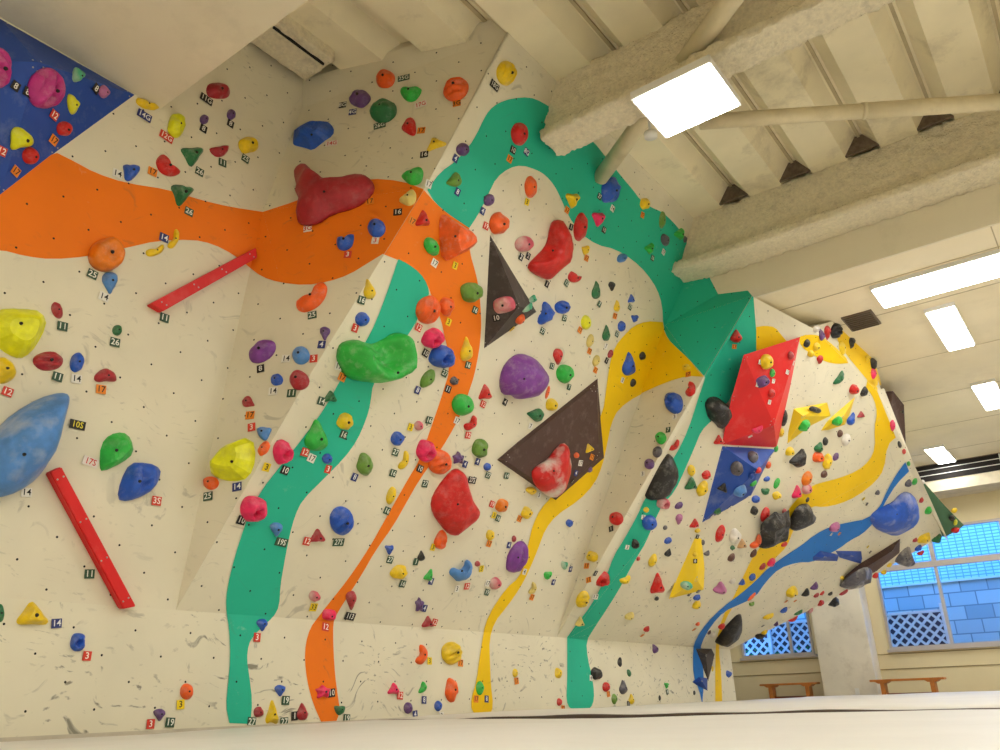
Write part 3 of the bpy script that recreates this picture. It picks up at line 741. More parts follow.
def volume(name, pts, apexes, faces, mat, label, cat='wall volume', sc=None, screws=True):
    """angular plywood volume: base outline lies on the panel, apexes stand off it by a height in metres"""
    if sc: pts = [(sc[0]+a/sc[2], sc[1]+b/sc[2]) for a, b in pts]
    cx, cy = sum(p[0] for p in pts)/len(pts), sum(p[1] for p in pts)/len(pts)
    P, n, f = whit(cx, cy)
    base = [on_plane(p[0], p[1], P, n)-n*.004 for p in pts]
    ap = [on_plane(a[0], a[1], P+n*a[2], n) for a in apexes]
    vs = base+ap; bm = bmesh.new(); P0 = base[0]
    bv = [bm.verts.new(v-P0) for v in vs]
    for fc in faces: bm.faces.new([bv[i] for i in fc])
    bm.faces.new([bv[i] for i in range(len(base))][::-1])
    bmesh.ops.recalc_face_normals(bm, faces=bm.faces)
    # screws in a child
    tr = []
    bm.faces.ensure_lookup_table()
    for fc in bm.faces:
        if fc.normal.dot(n) < .05: continue
        vv = [v.co+P0 for v in fc.verts]
        for i in range(1, len(vv)-1):
            t = [vv[0], vv[i], vv[i+1]]
            if nrm(t).dot(fc.normal) < 0: t = [t[0], t[2], t[1]]
            tr.append(t)
    SC = []
    if screws:
        for fc in bm.faces:
            if fc.normal.dot(n) < .05 or fc.calc_area() < .01: continue
            c = fc.calc_center_median()
            for v in fc.verts:
                q = v.co+(c-v.co)*.12
                SC.append(Matrix.Translation(q+fc.normal*.001) @ fc.normal.to_track_quat('Z', 'Y').to_matrix().to_4x4())
    o = frombm(name, bm, mat, None); o.location = P0
    o['label'] = label; o['category'] = cat; o['group'] = 'angular wall volumes'
    for M in SC: screw(o, M)
    VOL.append((name, tr)); return o
VB = plain('volume_paint_blue', (30, 74, 168), .5, .06, 3, dirt=(.3, 5, (150, 160, 190)))
VR = plain('volume_paint_red', (222, 24, 26), .5, .05, 3, dirt=(.12, 5, (240, 170, 160)))
VG = plain('volume_paint_dark_grey', (70, 62, 60), .6, .08, 4, dirt=(.3, 8, (150, 140, 135)))
VBR = plain('volume_paint_brown', (82, 58, 52), .6, .08, 4, dirt=(.3, 8, (150, 130, 120)))
VY = plain('volume_paint_yellow', (246, 208, 20), .5, .05, 3, dirt=(.15, 5, (220, 190, 110)))
VGR = plain('volume_paint_green', (84, 128, 96), .6, .05, 3)
L4 = lambda x0, y0: (x0, y0, 3.846)
ap1 = 'blue pyramid wall volume with pink holds filling the upper left corner'
volume('wall_volume', [(-90, -20), (0, 18), (136, 95), (55, 154), (0, 197), (-90, 250)], [(38, 62, .30), (-60, 60, .34)], [(0, 1, 7), (1, 6, 7), (1, 2, 6), (2, 3, 6), (3, 4, 6), (4, 5, 7), (4, 7, 6), (5, 0, 7)], VB, ap1)
volume('wall_volume', [(490, 234), (537, 312), (484, 349)], [(519, 306, .26)], [(0, 3, 1), (1, 3, 2), (2, 3, 0)], VG, 'tall dark grey triangular volume right of the orange band')
volume('wall_volume', [(497, 460), (519, 441), (598, 378), (605, 458), (556, 501)], [(597, 384, .05), (599, 457, .07), (556, 495, .07), (503, 459, .05)], [(0, 1, 8), (1, 2, 5), (1, 5, 8), (2, 3, 6, 5), (3, 4, 7, 6), (4, 0, 8, 7), (5, 6, 7), (5, 7, 8)], VBR, 'dark brown kite-shaped volume carrying a red hold')
volume('wall_volume', [(800.5, 337), (744, 355), (732, 397), (722, 445), (777, 448), (790, 390)], [(774, 425, .24)], [(0, 6, 1), (1, 6, 2), (2, 6, 3), (3, 6, 4), (4, 6, 5), (5, 6, 0)], VR, 'large bright red faceted volume high on the right wall')
volume('wall_volume', [(722, 446), (701.5, 523.5), (751, 497), (770, 458), (776, 449)], [(758, 470, .24)], [(0, 5, 1), (1, 5, 2), (2, 5, 3), (3, 5, 4), (4, 5, 0)], VB, 'blue triangular volume directly below the big red one')
volume('wall_volume', [(695, 536), (702, 537), (705, 566), (704, 590), (669, 599), (675, 582), (685, 559)], [(697, 580, .10)], [(0, 7, 1), (1, 7, 2), (2, 7, 3), (3, 7, 4), (4, 7, 5), (5, 7, 6), (6, 7, 0)], VY, 'tall yellow triangular volume low on the right wall')
volume('wall_volume', [(793.6, 408.6), (828.4, 402), (832, 416), (811.6, 426), (797, 437), (787, 445), (788, 432)], [(803, 416, .10)], [(0, 7, 1), (1, 7, 2), (2, 7, 3), (3, 7, 4), (4, 7, 5), (5, 7, 6), (6, 7, 0)], VY, 'yellow bent volume with a black slot hold, right of the red volume')
volume('wall_volume', [(856, 396), (846, 429), (820, 431.5), (827, 421), (844, 406)], [(843, 417, .08)], [(0, 5, 1), (1, 5, 2), (2, 5, 3), (3, 5, 4), (4, 5, 0)], VY, 'yellow slim triangular volume under the red square hold')
volume('wall_volume', [(836, 581), (856, 566), (876, 554), (900.6, 538.4), (900, 553), (876, 572), (850, 584), (838, 590)], [(862, 570, .12), (892, 551, .10)], [(0, 1, 8), (1, 2, 8), (2, 3, 9), (2, 9, 8), (3, 4, 9), (4, 5, 9), (5, 8, 9), (5, 6, 8), (6, 7, 8), (7, 0, 8)], VBR, 'long brown volume along the lower edge of the right wall')
volume('wall_volume', [(811.6, 557), (820, 550), (828, 552), (840, 555), (838, 561.5), (812, 561)], [(825, 557, .08)], [(0, 6, 1), (1, 6, 2), (2, 6, 3), (3, 6, 4), (4, 6, 5), (5, 6, 0)], VB, 'small chalky blue volume on the blue band, left of its twin')
volume('wall_volume', [(834.4, 550.6), (862, 551), (863, 559), (861.4, 564.4), (839, 557.8)], [(852, 556, .06)], [(0, 5, 1), (1, 5, 2), (2, 5, 3), (3, 5, 4), (4, 5, 0)], VB, 'small blue wedge volume touching the long brown volume')
volume('wall_volume', [(695, 648), (712, 648.5), (715, 654.5), (713, 664), (708.5, 682)], [(706, 655, .10)], [(0, 5, 1), (1, 5, 2), (2, 5, 3), (3, 5, 4), (4, 5, 0)], VG, 'dark grey pointed volume at the foot of the blue band')
volume('wall_volume', [(692, 682), (699, 676.5), (708, 678), (708, 691), (699, 687)], [(702, 681, .08)], [(0, 5, 1), (1, 5, 2), (2, 5, 3), (3, 5, 4), (4, 5, 0)], VB, 'small blue volume below the dark grey pointed one')
# volumes past the open edge of the right wall
def edgevol(P, thick, faces, mat, label, cat='wall volume'):
    n = len(P); P0 = P[0]; bm = bmesh.new(); v = [bm.verts.new(p-P0) for p in P]; w_ = [bm.verts.new(p+thick-P0) for p in P]
    bm.faces.new(v); bm.faces.new(w_[::-1])
    for i in range(n): bm.faces.new([v[i], w_[i], w_[(i+1) % n], v[(i+1) % n]])
    o = frombm('wall_volume', bm, mat); o.location = P0; o['label'] = label; o['category'] = cat; o['group'] = 'angular wall volumes'
    tr = []
    for i in range(1, n-1):
        t = [P[0], P[i], P[i+1]]
        if nrm(t).dot(EYEV-P[0]) < 0: t = [t[0], t[2], t[1]]
        tr.append(t)
    VOL.append(('wall_volume', tr)); return o
edgevol([ony(909, 466, 13.3), ony(930, 489, 14.4), ony(945, 506, 15.1), ony(964, 525, 15.9), ony(959, 530, 15.9), ony(945, 537, 16.0), ony(925, 510, 15.0)], V3((-.25, .35, .12)), None, VGR, 'flat green triangular volume on the far edge, before the window')
edgevol([ony(881, 392, 12.4), ony(893, 391, 12.4), ony(904, 405, 12.8), ony(906, 448, 13.4), ony(900, 446, 13.4), ony(889, 420, 12.6)], V3((-.12, .5, .1)), None, VBR, 'dark brown box volume sticking out past the wall edge below the vent')

# ---- large shaped holds, outlines followed on the panel
o = outline
o('crim', 'blob', [(155,425),(165,408),(185,412),(210,436),(240,458),(290,455),(345,440),(358,455),(352,480),(310,510),(250,525),(215,550),(175,554),(160,540),(170,505),(163,465)], .36, .05, 'large crimson winged hold across the top of the orange band', (230, 0, 2.5))
o('green', 'scoop', [(344,362),(346,348),(352,343),(365,341),(373,344),(381,346),(392,340),(400,335),(409,334.5),(414,341),(416,355),(414,368),(404,379),(386,385),(365,383),(352,378)], .85, .15, 'huge bright green scooped hold on the green band', pocket=(394, 350, .55, .95), bolts=[(400, 373)])
o('red', 'blob', [(557,221),(563,220),(569,231),(574,245),(573.5,257),(564,270),(553.5,280.5),(543,277.5),(532,270),(532.5,264),(540,256.5),(548,248.5),(552,240),(554,227)], .45, .06, 'large smooth red bent hold below the arch of green paint')
o('purple', 'round', [(504,385),(507,396),(515,395),(521.6,401),(535,398),(548,391),(550,378),(542,366),(534.6,358),(525.5,354),(516,358),(507,369)], .5, .15, 'large purple rounded hold below the dark grey triangle')
o('red', 'blob', [(330,280),(348,298),(350,380),(335,450),(300,495),(270,490),(225,450),(208,400),(225,375),(270,350),(300,310)], .4, .75, 'red chalky bean-shaped hold on the brown kite volume', (480, 370, 3.846))
o('red', 'round', [(461,469),(465,474),(469,489),(473.5,499.5),(482,511.5),(480,517.5),(473.5,525),(458.5,537),(452.5,536),(445,528),(436,514.5),(434,502.5),(440.5,489),(454,472.5)], .4, .08, 'big red diamond-shaped hold in the middle of the wall')
o('lblue', 'round', [(71,393),(72,402),(65,430),(54,463),(42,479),(23,491),(0,497),(-25,495),(-36,470),(-25,445),(0,430),(20,411),(46,396),(65,391)], .45, .35, 'huge worn blue leaf-shaped hold at the left edge', bolts=[(26, 454)])
o('lime', 'quad', [(-16,322),(0,308),(20,307),(36,308),(51,317),(45,336),(33,352),(23,358),(10,353),(0,346),(-10,341)], .42, .04, 'big lemon yellow hold at the left edge, above the blue one', bolts=[(22, 323)])
o('lime', 'quad', [(206,470),(216,451),(229,441.5),(250,436),(254,456),(246,477),(231,480.5),(216,477)], .42, .05, 'lemon-shaped bright yellow hold beside the fold of the left wall')
o('green', 'quad', [(395,285),(430,245),(480,235),(515,260),(520,320),(480,355),(400,392),(390,370)], .4, .12, 'green four-cornered hold above the grooved blue one', (0, 370, 3.846))
o('blue', 'ridge', [(460,495),(475,420),(510,355),(570,355),(625,378),(620,430),(570,480),(500,505)], .45, .12, 'blue grooved shell-shaped hold right of the lower red rail', (0, 370, 3.846))
o('blue', 'rock', [(198,540),(210,490),(260,462),(330,455),(358,480),(355,510),(310,540),(275,570),(240,558),(205,550)], .4, .06, 'dark blue rocky hold on the shaded upper panel', (240, 0, 3.846))
o('orange', 'tri', [(445,215),(449,214.5),(465,226),(482,241),(474,250),(460,257),(446,262),(443,240),(443,222)], .5, .2, 'orange pyramid hold at the top of the orange band')
o('black', 'round', [(740,325),(765,370),(765,420),(740,480),(700,503),(650,505),(640,480),(650,420),(680,360),(715,330)], .42, .18, 'big black almond-shaped hold across the middle green band', (480, 370, 3.846))
o('black', 'blob', [(706.4,404.4),(710,398),(717,396.6),(722,399),(727,404),(732,408),(732,420),(728,427),(721,429.6),(717,423.6),(710,419),(708,411.6)], .5, .22, 'black lumpy chalked hold against the red volume')
o('black', 'rock', [(760,549),(764,540),(762.4,528),(766,523),(773,517),(778,513),(783,517),(789,513.4),(792.4,511.6),(791.8,525.4),(788.8,535),(782.8,543.4),(772,547),(765,550.6)], .34, .22, 'large black jagged hold on the yellow band')
o('black', 'half', [(791,531.4),(792.4,520.6),(797,511),(803,506),(811.6,505.6),(812.8,512),(817.6,518),(810,524),(799.6,529.6)], .45, .22, 'black rounded fin hold right of the jagged black one')
o('blue', 'round', [(870,519.5),(875,513),(885.6,509),(896,505),(902.5,497.4),(909,494),(917,497.4),(922,508),(920.7,518),(911.6,528.6),(898.6,536.4),(888,536.4),(878,531)], .4, .3, 'large dark blue boomerang hold near the tip of the wall')
o('black', 'round', [(717,646),(718,641),(724,630),(731,621),(738,613.6),(742.6,615),(743.8,634),(732.4,645),(724.6,649),(720.4,646)], .4, .08, 'black shield-shaped hold on the wall edge above the yellow drip')
o('black', 'rock', [(789.4,463),(796,455),(805,447),(806.6,457),(804.4,465.6),(799.6,469),(794.8,465.6)], .4, .22, 'black and white rocky hold below the bent yellow volume')
o('grey', 'rock', [(840,586),(847,577),(857,570),(866,567),(874,572),(876,580),(868,583),(855,588),(843,590)], .4, .5, 'grey chalked hold wrapped on the long brown volume')
o('grey', 'rock', [(895,562),(903.6,550.4),(911.4,546.8),(912,554),(915.6,561),(912,566),(904.8,567),(898.8,565)], .4, .35, 'grey jagged hold hanging off the lower edge near the window')
o('purple', 'ridge', [(508,566),(510,554),(518,543),(525,541),(529,546),(529,556),(525,567),(517,574),(509,572)], .5, .06, 'ribbed purple hold beside the yellow band')
o('blue', 'blob', [(544,302.5),(548,301.5),(552,307.5),(555.5,312),(550.5,320),(545,325.5),(539,324),(540,316.5),(543.5,313)], .5, .1, 'blue bent hold right of the dark grey triangle')
o('lblue', 'blob', [(451,575),(452,570),(456,568),(462,571),(466,567),(467,562),(470,560),(474,565),(473,573),(466,581),(459,583),(456,579)], .45, .1, 'light blue hooked hold left of the ribbed purple one')
def rail(pts, label, sc=None):
    ob = None
    P, n, f = whit(sum(p[0] for p in pts)/len(pts), sum(p[1] for p in pts)/len(pts))
    b = [on_plane(p[0], p[1], P+n*.02, n) for p in pts]; P0 = b[0]
    bm = bmesh.new(); lo = [bm.verts.new(v-n*.024-P0) for v in b]; hi = [bm.verts.new(v+n*.045-P0) for v in b]; N = len(b)
    bm.faces.new(lo[::-1]); bm.faces.new(hi)
    for i in range(N): bm.faces.new([lo[i], lo[(i+1) % N], hi[(i+1) % N], hi[i]])
    bmesh.ops.recalc_face_normals(bm, faces=bm.faces)
    bmesh.ops.bevel(bm, geom=bm.edges[:], offset=.006, segments=2, affect='EDGES')
    ob = frombm('wooden_rail', bm, VR); ob.location = P0; ob['label'] = label; ob['category'] = 'climbing rail'; ob['group'] = 'red wooden rails'
    a, c = (b[0]+b[1])/2, (b[-1]+b[-2])/2
    side = (b[1]-b[0]).normalized()*.02
    for t in (.06, .36, .64, .94):
        for s in (-1, 1):
            screw(ob, Matrix.Translation(a.lerp(c, t)+n*.047+side*s-P0) @ n.to_track_quat('Z', 'Y').to_matrix().to_4x4())
rail([(147.5, 305), (160, 312.5), (254, 259), (253, 249)], 'upper red wooden rail slanting below the orange band')
rail([(46.5, 473), (58, 467.5), (132.5, 606.5), (120, 609)], 'lower red wooden rail slanting down from the big blue hold')

DATA = '''
mag ridge 2 68 24 42 0
mag ridge 50 89 36 43 10
lime drop 75 104 22 13 80
teal half 79 76 12 15 30
lilac blob 105 92 12 14 0
red round 66 129 16 15 0
lime drop 22 141 24 24 -140
red round 32.5 156 17 18 0
yellow bean 148 104 25 10 25
lime blob 178 125 18 25 0
crim quad 220 89.7 25 17 0
violet round 205 119 9 10 0
violet round 232 114 9 11 0
yellow quad 250 144 20 17 -20
dgreen tri 194 156 23 20 180
crim half 221 151 20 11 -10
red bean 168 166 27 17 55
blue drop 131 170 20 17 -50
dgreen tri 183 195 23 22 190
orange round 384.5 78 20 20 0
violet blob 359 97 22 19 0
green half 410 93 22 15 0
orange ridge 455 87 28 23 -35
dgreen blob 382 109 28 24 -20
red drop 408 126 19 15 -100
yellow tri 434.5 142 22 12 -20
green half 413 176 23 16 -25
violet round 464 149.5 13 14 0
olive half 456.6 181 16 13 -50
cream half 409 198 19 13 -40
blue round 376 227 18 19 0
blue bean 344.5 241 18 17 0
yellow ridge 508.6 73 21 26 0
red tri 424 218 15 17 0
green round 433 246.6 14 21 -30
orange bean 311.5 297 38 20 -30
yellow drop 370 289 12 21 -10
blue round 363.5 319.5 14 15 0
violet drop 324.5 333 11 14 180
purple round 261 350 31 20 -38
lblue round 300 354.5 18 18 0
crim round 298 379 20 20 0
blue blob 276 379 13 12 0
olive blob 473.5 293 24 21 10
orange ridge 430 310 24 30 10
orange blob 448 307 15 20 0
pink jug 435 338.5 22 21 0
blue jug 444 357 25 24 0
yellow drop 467.5 349 13 26 0
oran disc 108 254 35 34 0
lblue drop 111 282.5 16 23 180
yellow bean 156 250.5 20 10 -12
yellow bean 175 239 21 9 -60
crim round 58 310 11 18 -20
dgreen round 118 330 10 11 0
crim ridge 49.5 360.5 31 20 0
blue round 78 362 14 21 15
crim half 106.6 375 23 14 180
yellow blob 5 370 28 27 0
crim drop 248 402 12 13 120
lblue drop 264 431.5 15 15 60
orange blob 263 448 10 17 30
orange round 210 482.5 16 14 0
pink jug 285 453 20 26 0
green drop 318 436 24 33 0
blue round 328 459 11 11 0
dgreen tri 331.5 396.5 14 12 0
yellow blob 346 421.5 17 18 0
pink jug 256 510.5 26 27 0
lblue drop 277 530 13 15 180
crim tri 319 536 16 14 0
blue ridge 344 522 24 30 0
olive blob 366 465 16 24 0
orange blob 501 223.5 20 23 0
violet round 490 200 11 13 20
orange round 532 187 13 23 0
yellow tri 574 201 16 16 180
blue blob 612.5 190 21 28 10
yellow blob 646 204 12 12 0
red round 582 227 15 30 8
red round 521 134 18 24 0
pink tri 599.5 220 15 15 180
rose round 526 244 21 16 -10
yellow drop 586 249.5 11 9 -60
lblue round 623 258 13 9 -20
green tri 651 247.5 11 12 40
olive round 663 220 8 18 5
green tri 681 233 13 12 30
grey round 685.5 239.5 5 7 0
grey round 666 240 10 14 -30
red bean 575.5 277.5 14 12 40
dgreen drop 597 290 10 19 0
black drop 612.5 286.5 8 10 180
yellow drop 617.5 306 7 12 0
blue tri 632 298.5 8 9 0
blue tri 635.5 319 9 8 180
blue round 622.5 326.5 9 11 0
lime round 587 322.5 11 15 0
dgreen drop 607 333 9 17 0
cream round 591 341 8 14 15
blue ridge 564 307.5 18 14 0
red drop 559 357 11 17 180
green blob 566.5 374.5 19 20 0
crim round 611 354 6 9 20
cream round 597 361 8 12 20
blue drop 630 364 16 25 0
black round 643 356 8 9 0
black round 633.5 383 7 9 20
yellow round 686 367 9 7 0
teal half 532.5 300 7 11 60
teal half 528 309 7 14 70
orange round 521 320 12 12 0
rose quad 503.5 305 23 17 -20
orange round 548 392.5 4 14 15
yellow quad 553 405 13 13 0
dgreen drop 536.5 415 14 19 -80
orange round 577 455.5 6 6 0
yellow tri 590 448 10 9 -20
violet round 590.5 470 6 7 0
yellow blob 532 491 13 8 15
blue jug 672 402 18 22 0
red bean 690 389 15 10 -60
green round 660 437.5 11 13 0
grey round 656.5 451.5 9 12 20
violet round 648.5 463.5 10 11 0
red bean 675 446 14 8 -30
red tri 719.5 440 10 10 0
yellow round 768 362 14 16 0
green round 773 373 6 9 0
violet quad 764 382 15 12 -25
red round 772.5 393.5 8 10 0
pink half 758.5 430.5 12 6 -20
crim round 791.5 355.6 7 9 0
red drop 737 336 12 14 0
black round 785 418.6 7 18 0
yellow round 782 433 6 10 0
green round 776.6 449 5 8 0
grey round 754 456 12 13 0
grey round 737.6 469.6 13 15 0
black tri 724 488 11 9 20
lblue quad 741 492 15 14 -20
dgreen quad 718 512 8 8 -20
red blob 759 471 8 7 -20
blue quad 752 477 6 7 0
green round 754 484 9 6 -20
yellow round 692 471 8 12 0
red blob 707 475.6 10 10 0
yellow blob 703 489.5 12 18 15
dgreen tri 692.6 484 14 13 0
rose jug 664.4 504 14 12 0
violet round 679.5 506 10 7 -25
lilac drop 679.5 520 8 12 180
grey round 665.6 528 5 5 0
blue round 650.4 523.5 15 16 0
yellow round 646.5 510 6 6 0
red tri 695.4 523.6 11 10 0
yellow round 698 531 7 5 0
red round 721 534 9 19 15
white blob 736 537 12 17 0
tan tri 743 544 10 10 0
orange bean 757 543 16 11 -40
dgreen round 733 548 5 5 0
black quad 755 511 8 9 20
blue round 756.6 499.6 9 8 0
dgreen half 766 492 9 7 0
blue round 767 479 8 6 0
red round 766 515 9 16 15
orange round 769 465.5 6 8 0
brown round 732 558 8 10 25
brown round 754 554 7 10 25
crim round 763 567 7 9 25
pink blob 771.5 563 9 11 0
blue blob 752.6 577.5 8 9 0
blue tri 743 582 8 8 0
lilac half 722 590 13 17 -50
white round 733 581.6 8 6 0
blue round 668.6 541 9 7 -15
black drop 669 553 8 9 20
yellow round 653.5 561 9 15 15
red tri 659 584 15 22 0
black round 657 599 5 5 0
yellow round 695.4 554.6 5 5 0
teal round 687 586 13 9 15
blue blob 697.4 598 9 7 0
yellow round 697.4 605.6 10 10 0
grey round 703.4 542.6 4 6 0
grey half 707.6 554 7 5 -30
black round 807.4 343.6 8 9 0
yellow round 817 347 9 9 0
yellow round 811.6 354 8 8 0
red drop 820.6 360 8 10 180
dgreen half 840.4 379 17 8 -52
red quad 855 390 12 11 10
black quad 865 392 8 11 25
violet drop 822 334 8 14 -30
red drop 828 333.4 9 16 180
black ridge 838 331 16 17 0
yellow round 843 348 9 16 -15
black drop 852.4 343 9 13 180
yellow round 868 358.6 7 9 0
black blob 874 363.4 9 13 -20
pink round 874 373.6 8 12 0
white round 817 329 9 8 0
black quad 816.4 410 22 6 15
green blob 805.6 426 15 13 0
green blob 838 421.8 12 11 0
blue drop 852.4 418.8 9 14 20
crim tri 861.8 414.6 9 7 0
brown round 840.6 433.8 6 8 15
white round 847 440 10 13 15
black round 826 441.6 6 9 0
dgreen drop 820 447.4 10 11 20
orange quad 819.4 457.8 13 11 0
yellow blob 828.4 462 10 17 10
violet round 836.4 457 6 9 25
brown round 824.8 474.6 7 8 35
yellow quad 790.6 452 10 10 0
oran round 808 479 11 16 20
rose round 808 489.5 11 11 0
pink tri 798 492 11 14 0
green round 777.4 483.6 6 12 20
yellow blob 777.8 496 10 9 0
crim round 785 511.6 5 6 0
black round 807.8 500 4 6 20
red round 784.6 544.6 8 6 -10
lilac round 835.6 527.8 14 11 0
grey round 878 493 6 6 0
yellow round 874 561 5 5 0
yellow round 842.4 578 5 5 0
yellow round 889.8 565.4 6 5 -20
yellow round 884.4 572.6 7 6 0
red round 876 576 7 7 0
yellow quad 925 539 17 11 -10
crim quad 915.5 540.5 6 5 -30
dgreen half 937.8 540 12 9 -30
blue round 919 548.6 9 7 -20
red half 921 553.8 9 5 -10
red round 955.8 531 9 7 0
yellow round 954.8 510.8 7 6 0
black blob 952.4 518.6 7 7 0
lime round 956 522.8 4 7 0
green round 929 510.8 8 10 0
green round 915.2 482 6 9 0
grey round 909 483.8 8 9 0
green round 909 464 4 7 -20
black round 900 444.8 4 8 -20
red round 904.4 451.8 4 6 0
red round 921.8 500.6 5 7 0
white round 923 482.6 5 5 0
pink round 893 426 6 12 0
green round 899 413 5 12 15
black round 902.5 411.6 4 5 0
yellow blob 792.8 593 14 14 0
black half 807 593.4 10 8 -60
violet half 815.6 587 10 8 -50
crim round 816.8 595.6 7 5 -20
red round 822.5 593.5 6 4 -40
black quad 830.6 594 6 4 -20
red tri 822 603 10 7 90
black tri 835.4 602 13 12 -15
crim round 844 593 11 5 -20
blue round 784.4 610.6 9 7 -35
dgreen quad 798.8 613 11 5 -20
yellow blob 768.8 617 14 7 0
violet tri 777 623.8 6 6 0
yellow round 765 632.6 8 6 0
black half 760.4 637 14 8 10
red half 793.4 620 12 5 -15
rose round 810.8 611 5 8 20
orange round 752 597 5 12 45
olive half 752 604.6 7 5 0
red round 647 629.6 7 8 0
violet drop 655.6 648.4 8 10 -30
orange round 698 624.4 5 5 0
red round 722 626.8 8 8 0
white round 713 635 7 8 0
brown round 709.6 632.8 4 7 0
yellow round 712.8 668.8 3 6 0
blue quad 729.4 674 8 7 15
green tri 667 685.6 6 6 180
black round 660 698 3 6 0
black round 694.6 692.8 3 5 0
green drop 549 575 9 10 60
teal drop 565.5 565 10 8 60
cream bean 533.5 589 13 8 -60
red jug 602 579.5 18 16 0
yellow ridge 584 600.5 15 19 10
yellow half 626 581 13 8 -15
cream tri 581 622 10 10 0
cream blob 630 617 11 9 0
yellow blob 591 556 12 11 0
red round 615 518 14 14 0
blue blob 570 523.5 8 8 0
black jug 636 544.5 8 10 0
red round 638.7 559 4 5 0
yellow blob 527.7 513 12 13 0
crim round 514.5 539 5 7 0
orange ridge 442 463 24 26 0
orange jug 442 540 12 20 15
yellow round 392 496 9 19 15
yellow bean 405 461 20 9 -60
blue blob 398.5 439 13 15 0
rose round 419.5 426 9 10 0
green round 464.5 405.5 22 23 0
red tri 486.5 392 14 16 0
red bean 472 424 17 11 -35
grey blob 455 381 9 9 0
olive round 429 379 12 22 35
pink jug 428 452 19 24 0
violet star 459.5 458 12 13 0
olive blob 481 449 16 20 0
blue round 488 467 8 8 0
oran blob 503 506 14 14 0
yellow blob 491 535.5 9 11 0
blue tri 390 550.5 9 10 180
black drop 422 556 8 11 0
yellow blob 400 573 18 15 -20
green tri 430 575 9 13 20
crim round 478 564 6 6 0
rose round 496.5 584 13 13 0
violet star 420 604.5 9 15 0
crim tri 429 622 13 12 0
orange bean 423 655 20 12 -65
yellow ridge 454 653 22 24 0
rose blob 315.5 596.6 11 11 0
crim drop 352 601 11 20 180
pink quad 330.5 615.5 15 12 0
blue drop 263 625 12 13 180
pink star 324 691.5 15 14 0
dgreen half 340.6 710.5 11 10 0
blue drop 281 690.7 11 12 180
crim blob 259.5 712 10 11 0
yellow tri 273 712 13 25 0
crim drop 303 711.5 12 18 0
pink tri 394.6 688.4 12 12 0
green half 424 688 13 7 -70
orange blob 453 690 14 26 0
green round 480.5 688 9 15 0
violet round 409 708 9 12 0
blue round 439 706 8 11 0
yellow round 515.7 673 6 9 0
yellow quad 559 673 8 11 0
red round 560 702 6 8 0
black blob 597.5 673.5 14 13 15
red round 607 687 9 10 0
black half 620 662 10 5 90
dgreen round 629.5 673 5 8 -20
grey drop 624 687 10 15 0
olive round 615 699 7 11 0
yellow drop 632 699 7 11 0
dgreen round 1 613 8 19 0
yellow tri 34 613 33 24 0
blue jug 79 642 15 19 0
orange round 187.7 691.5 13 17 0
violet drop 160.4 715 12 13 180
'''
for ln in DATA.strip().splitlines():
    a = ln.split(); H(a[0], a[1], *[float(v) for v in a[2:7]], chalk=.5 if a[0] in ('teal', 'rose') else .14)

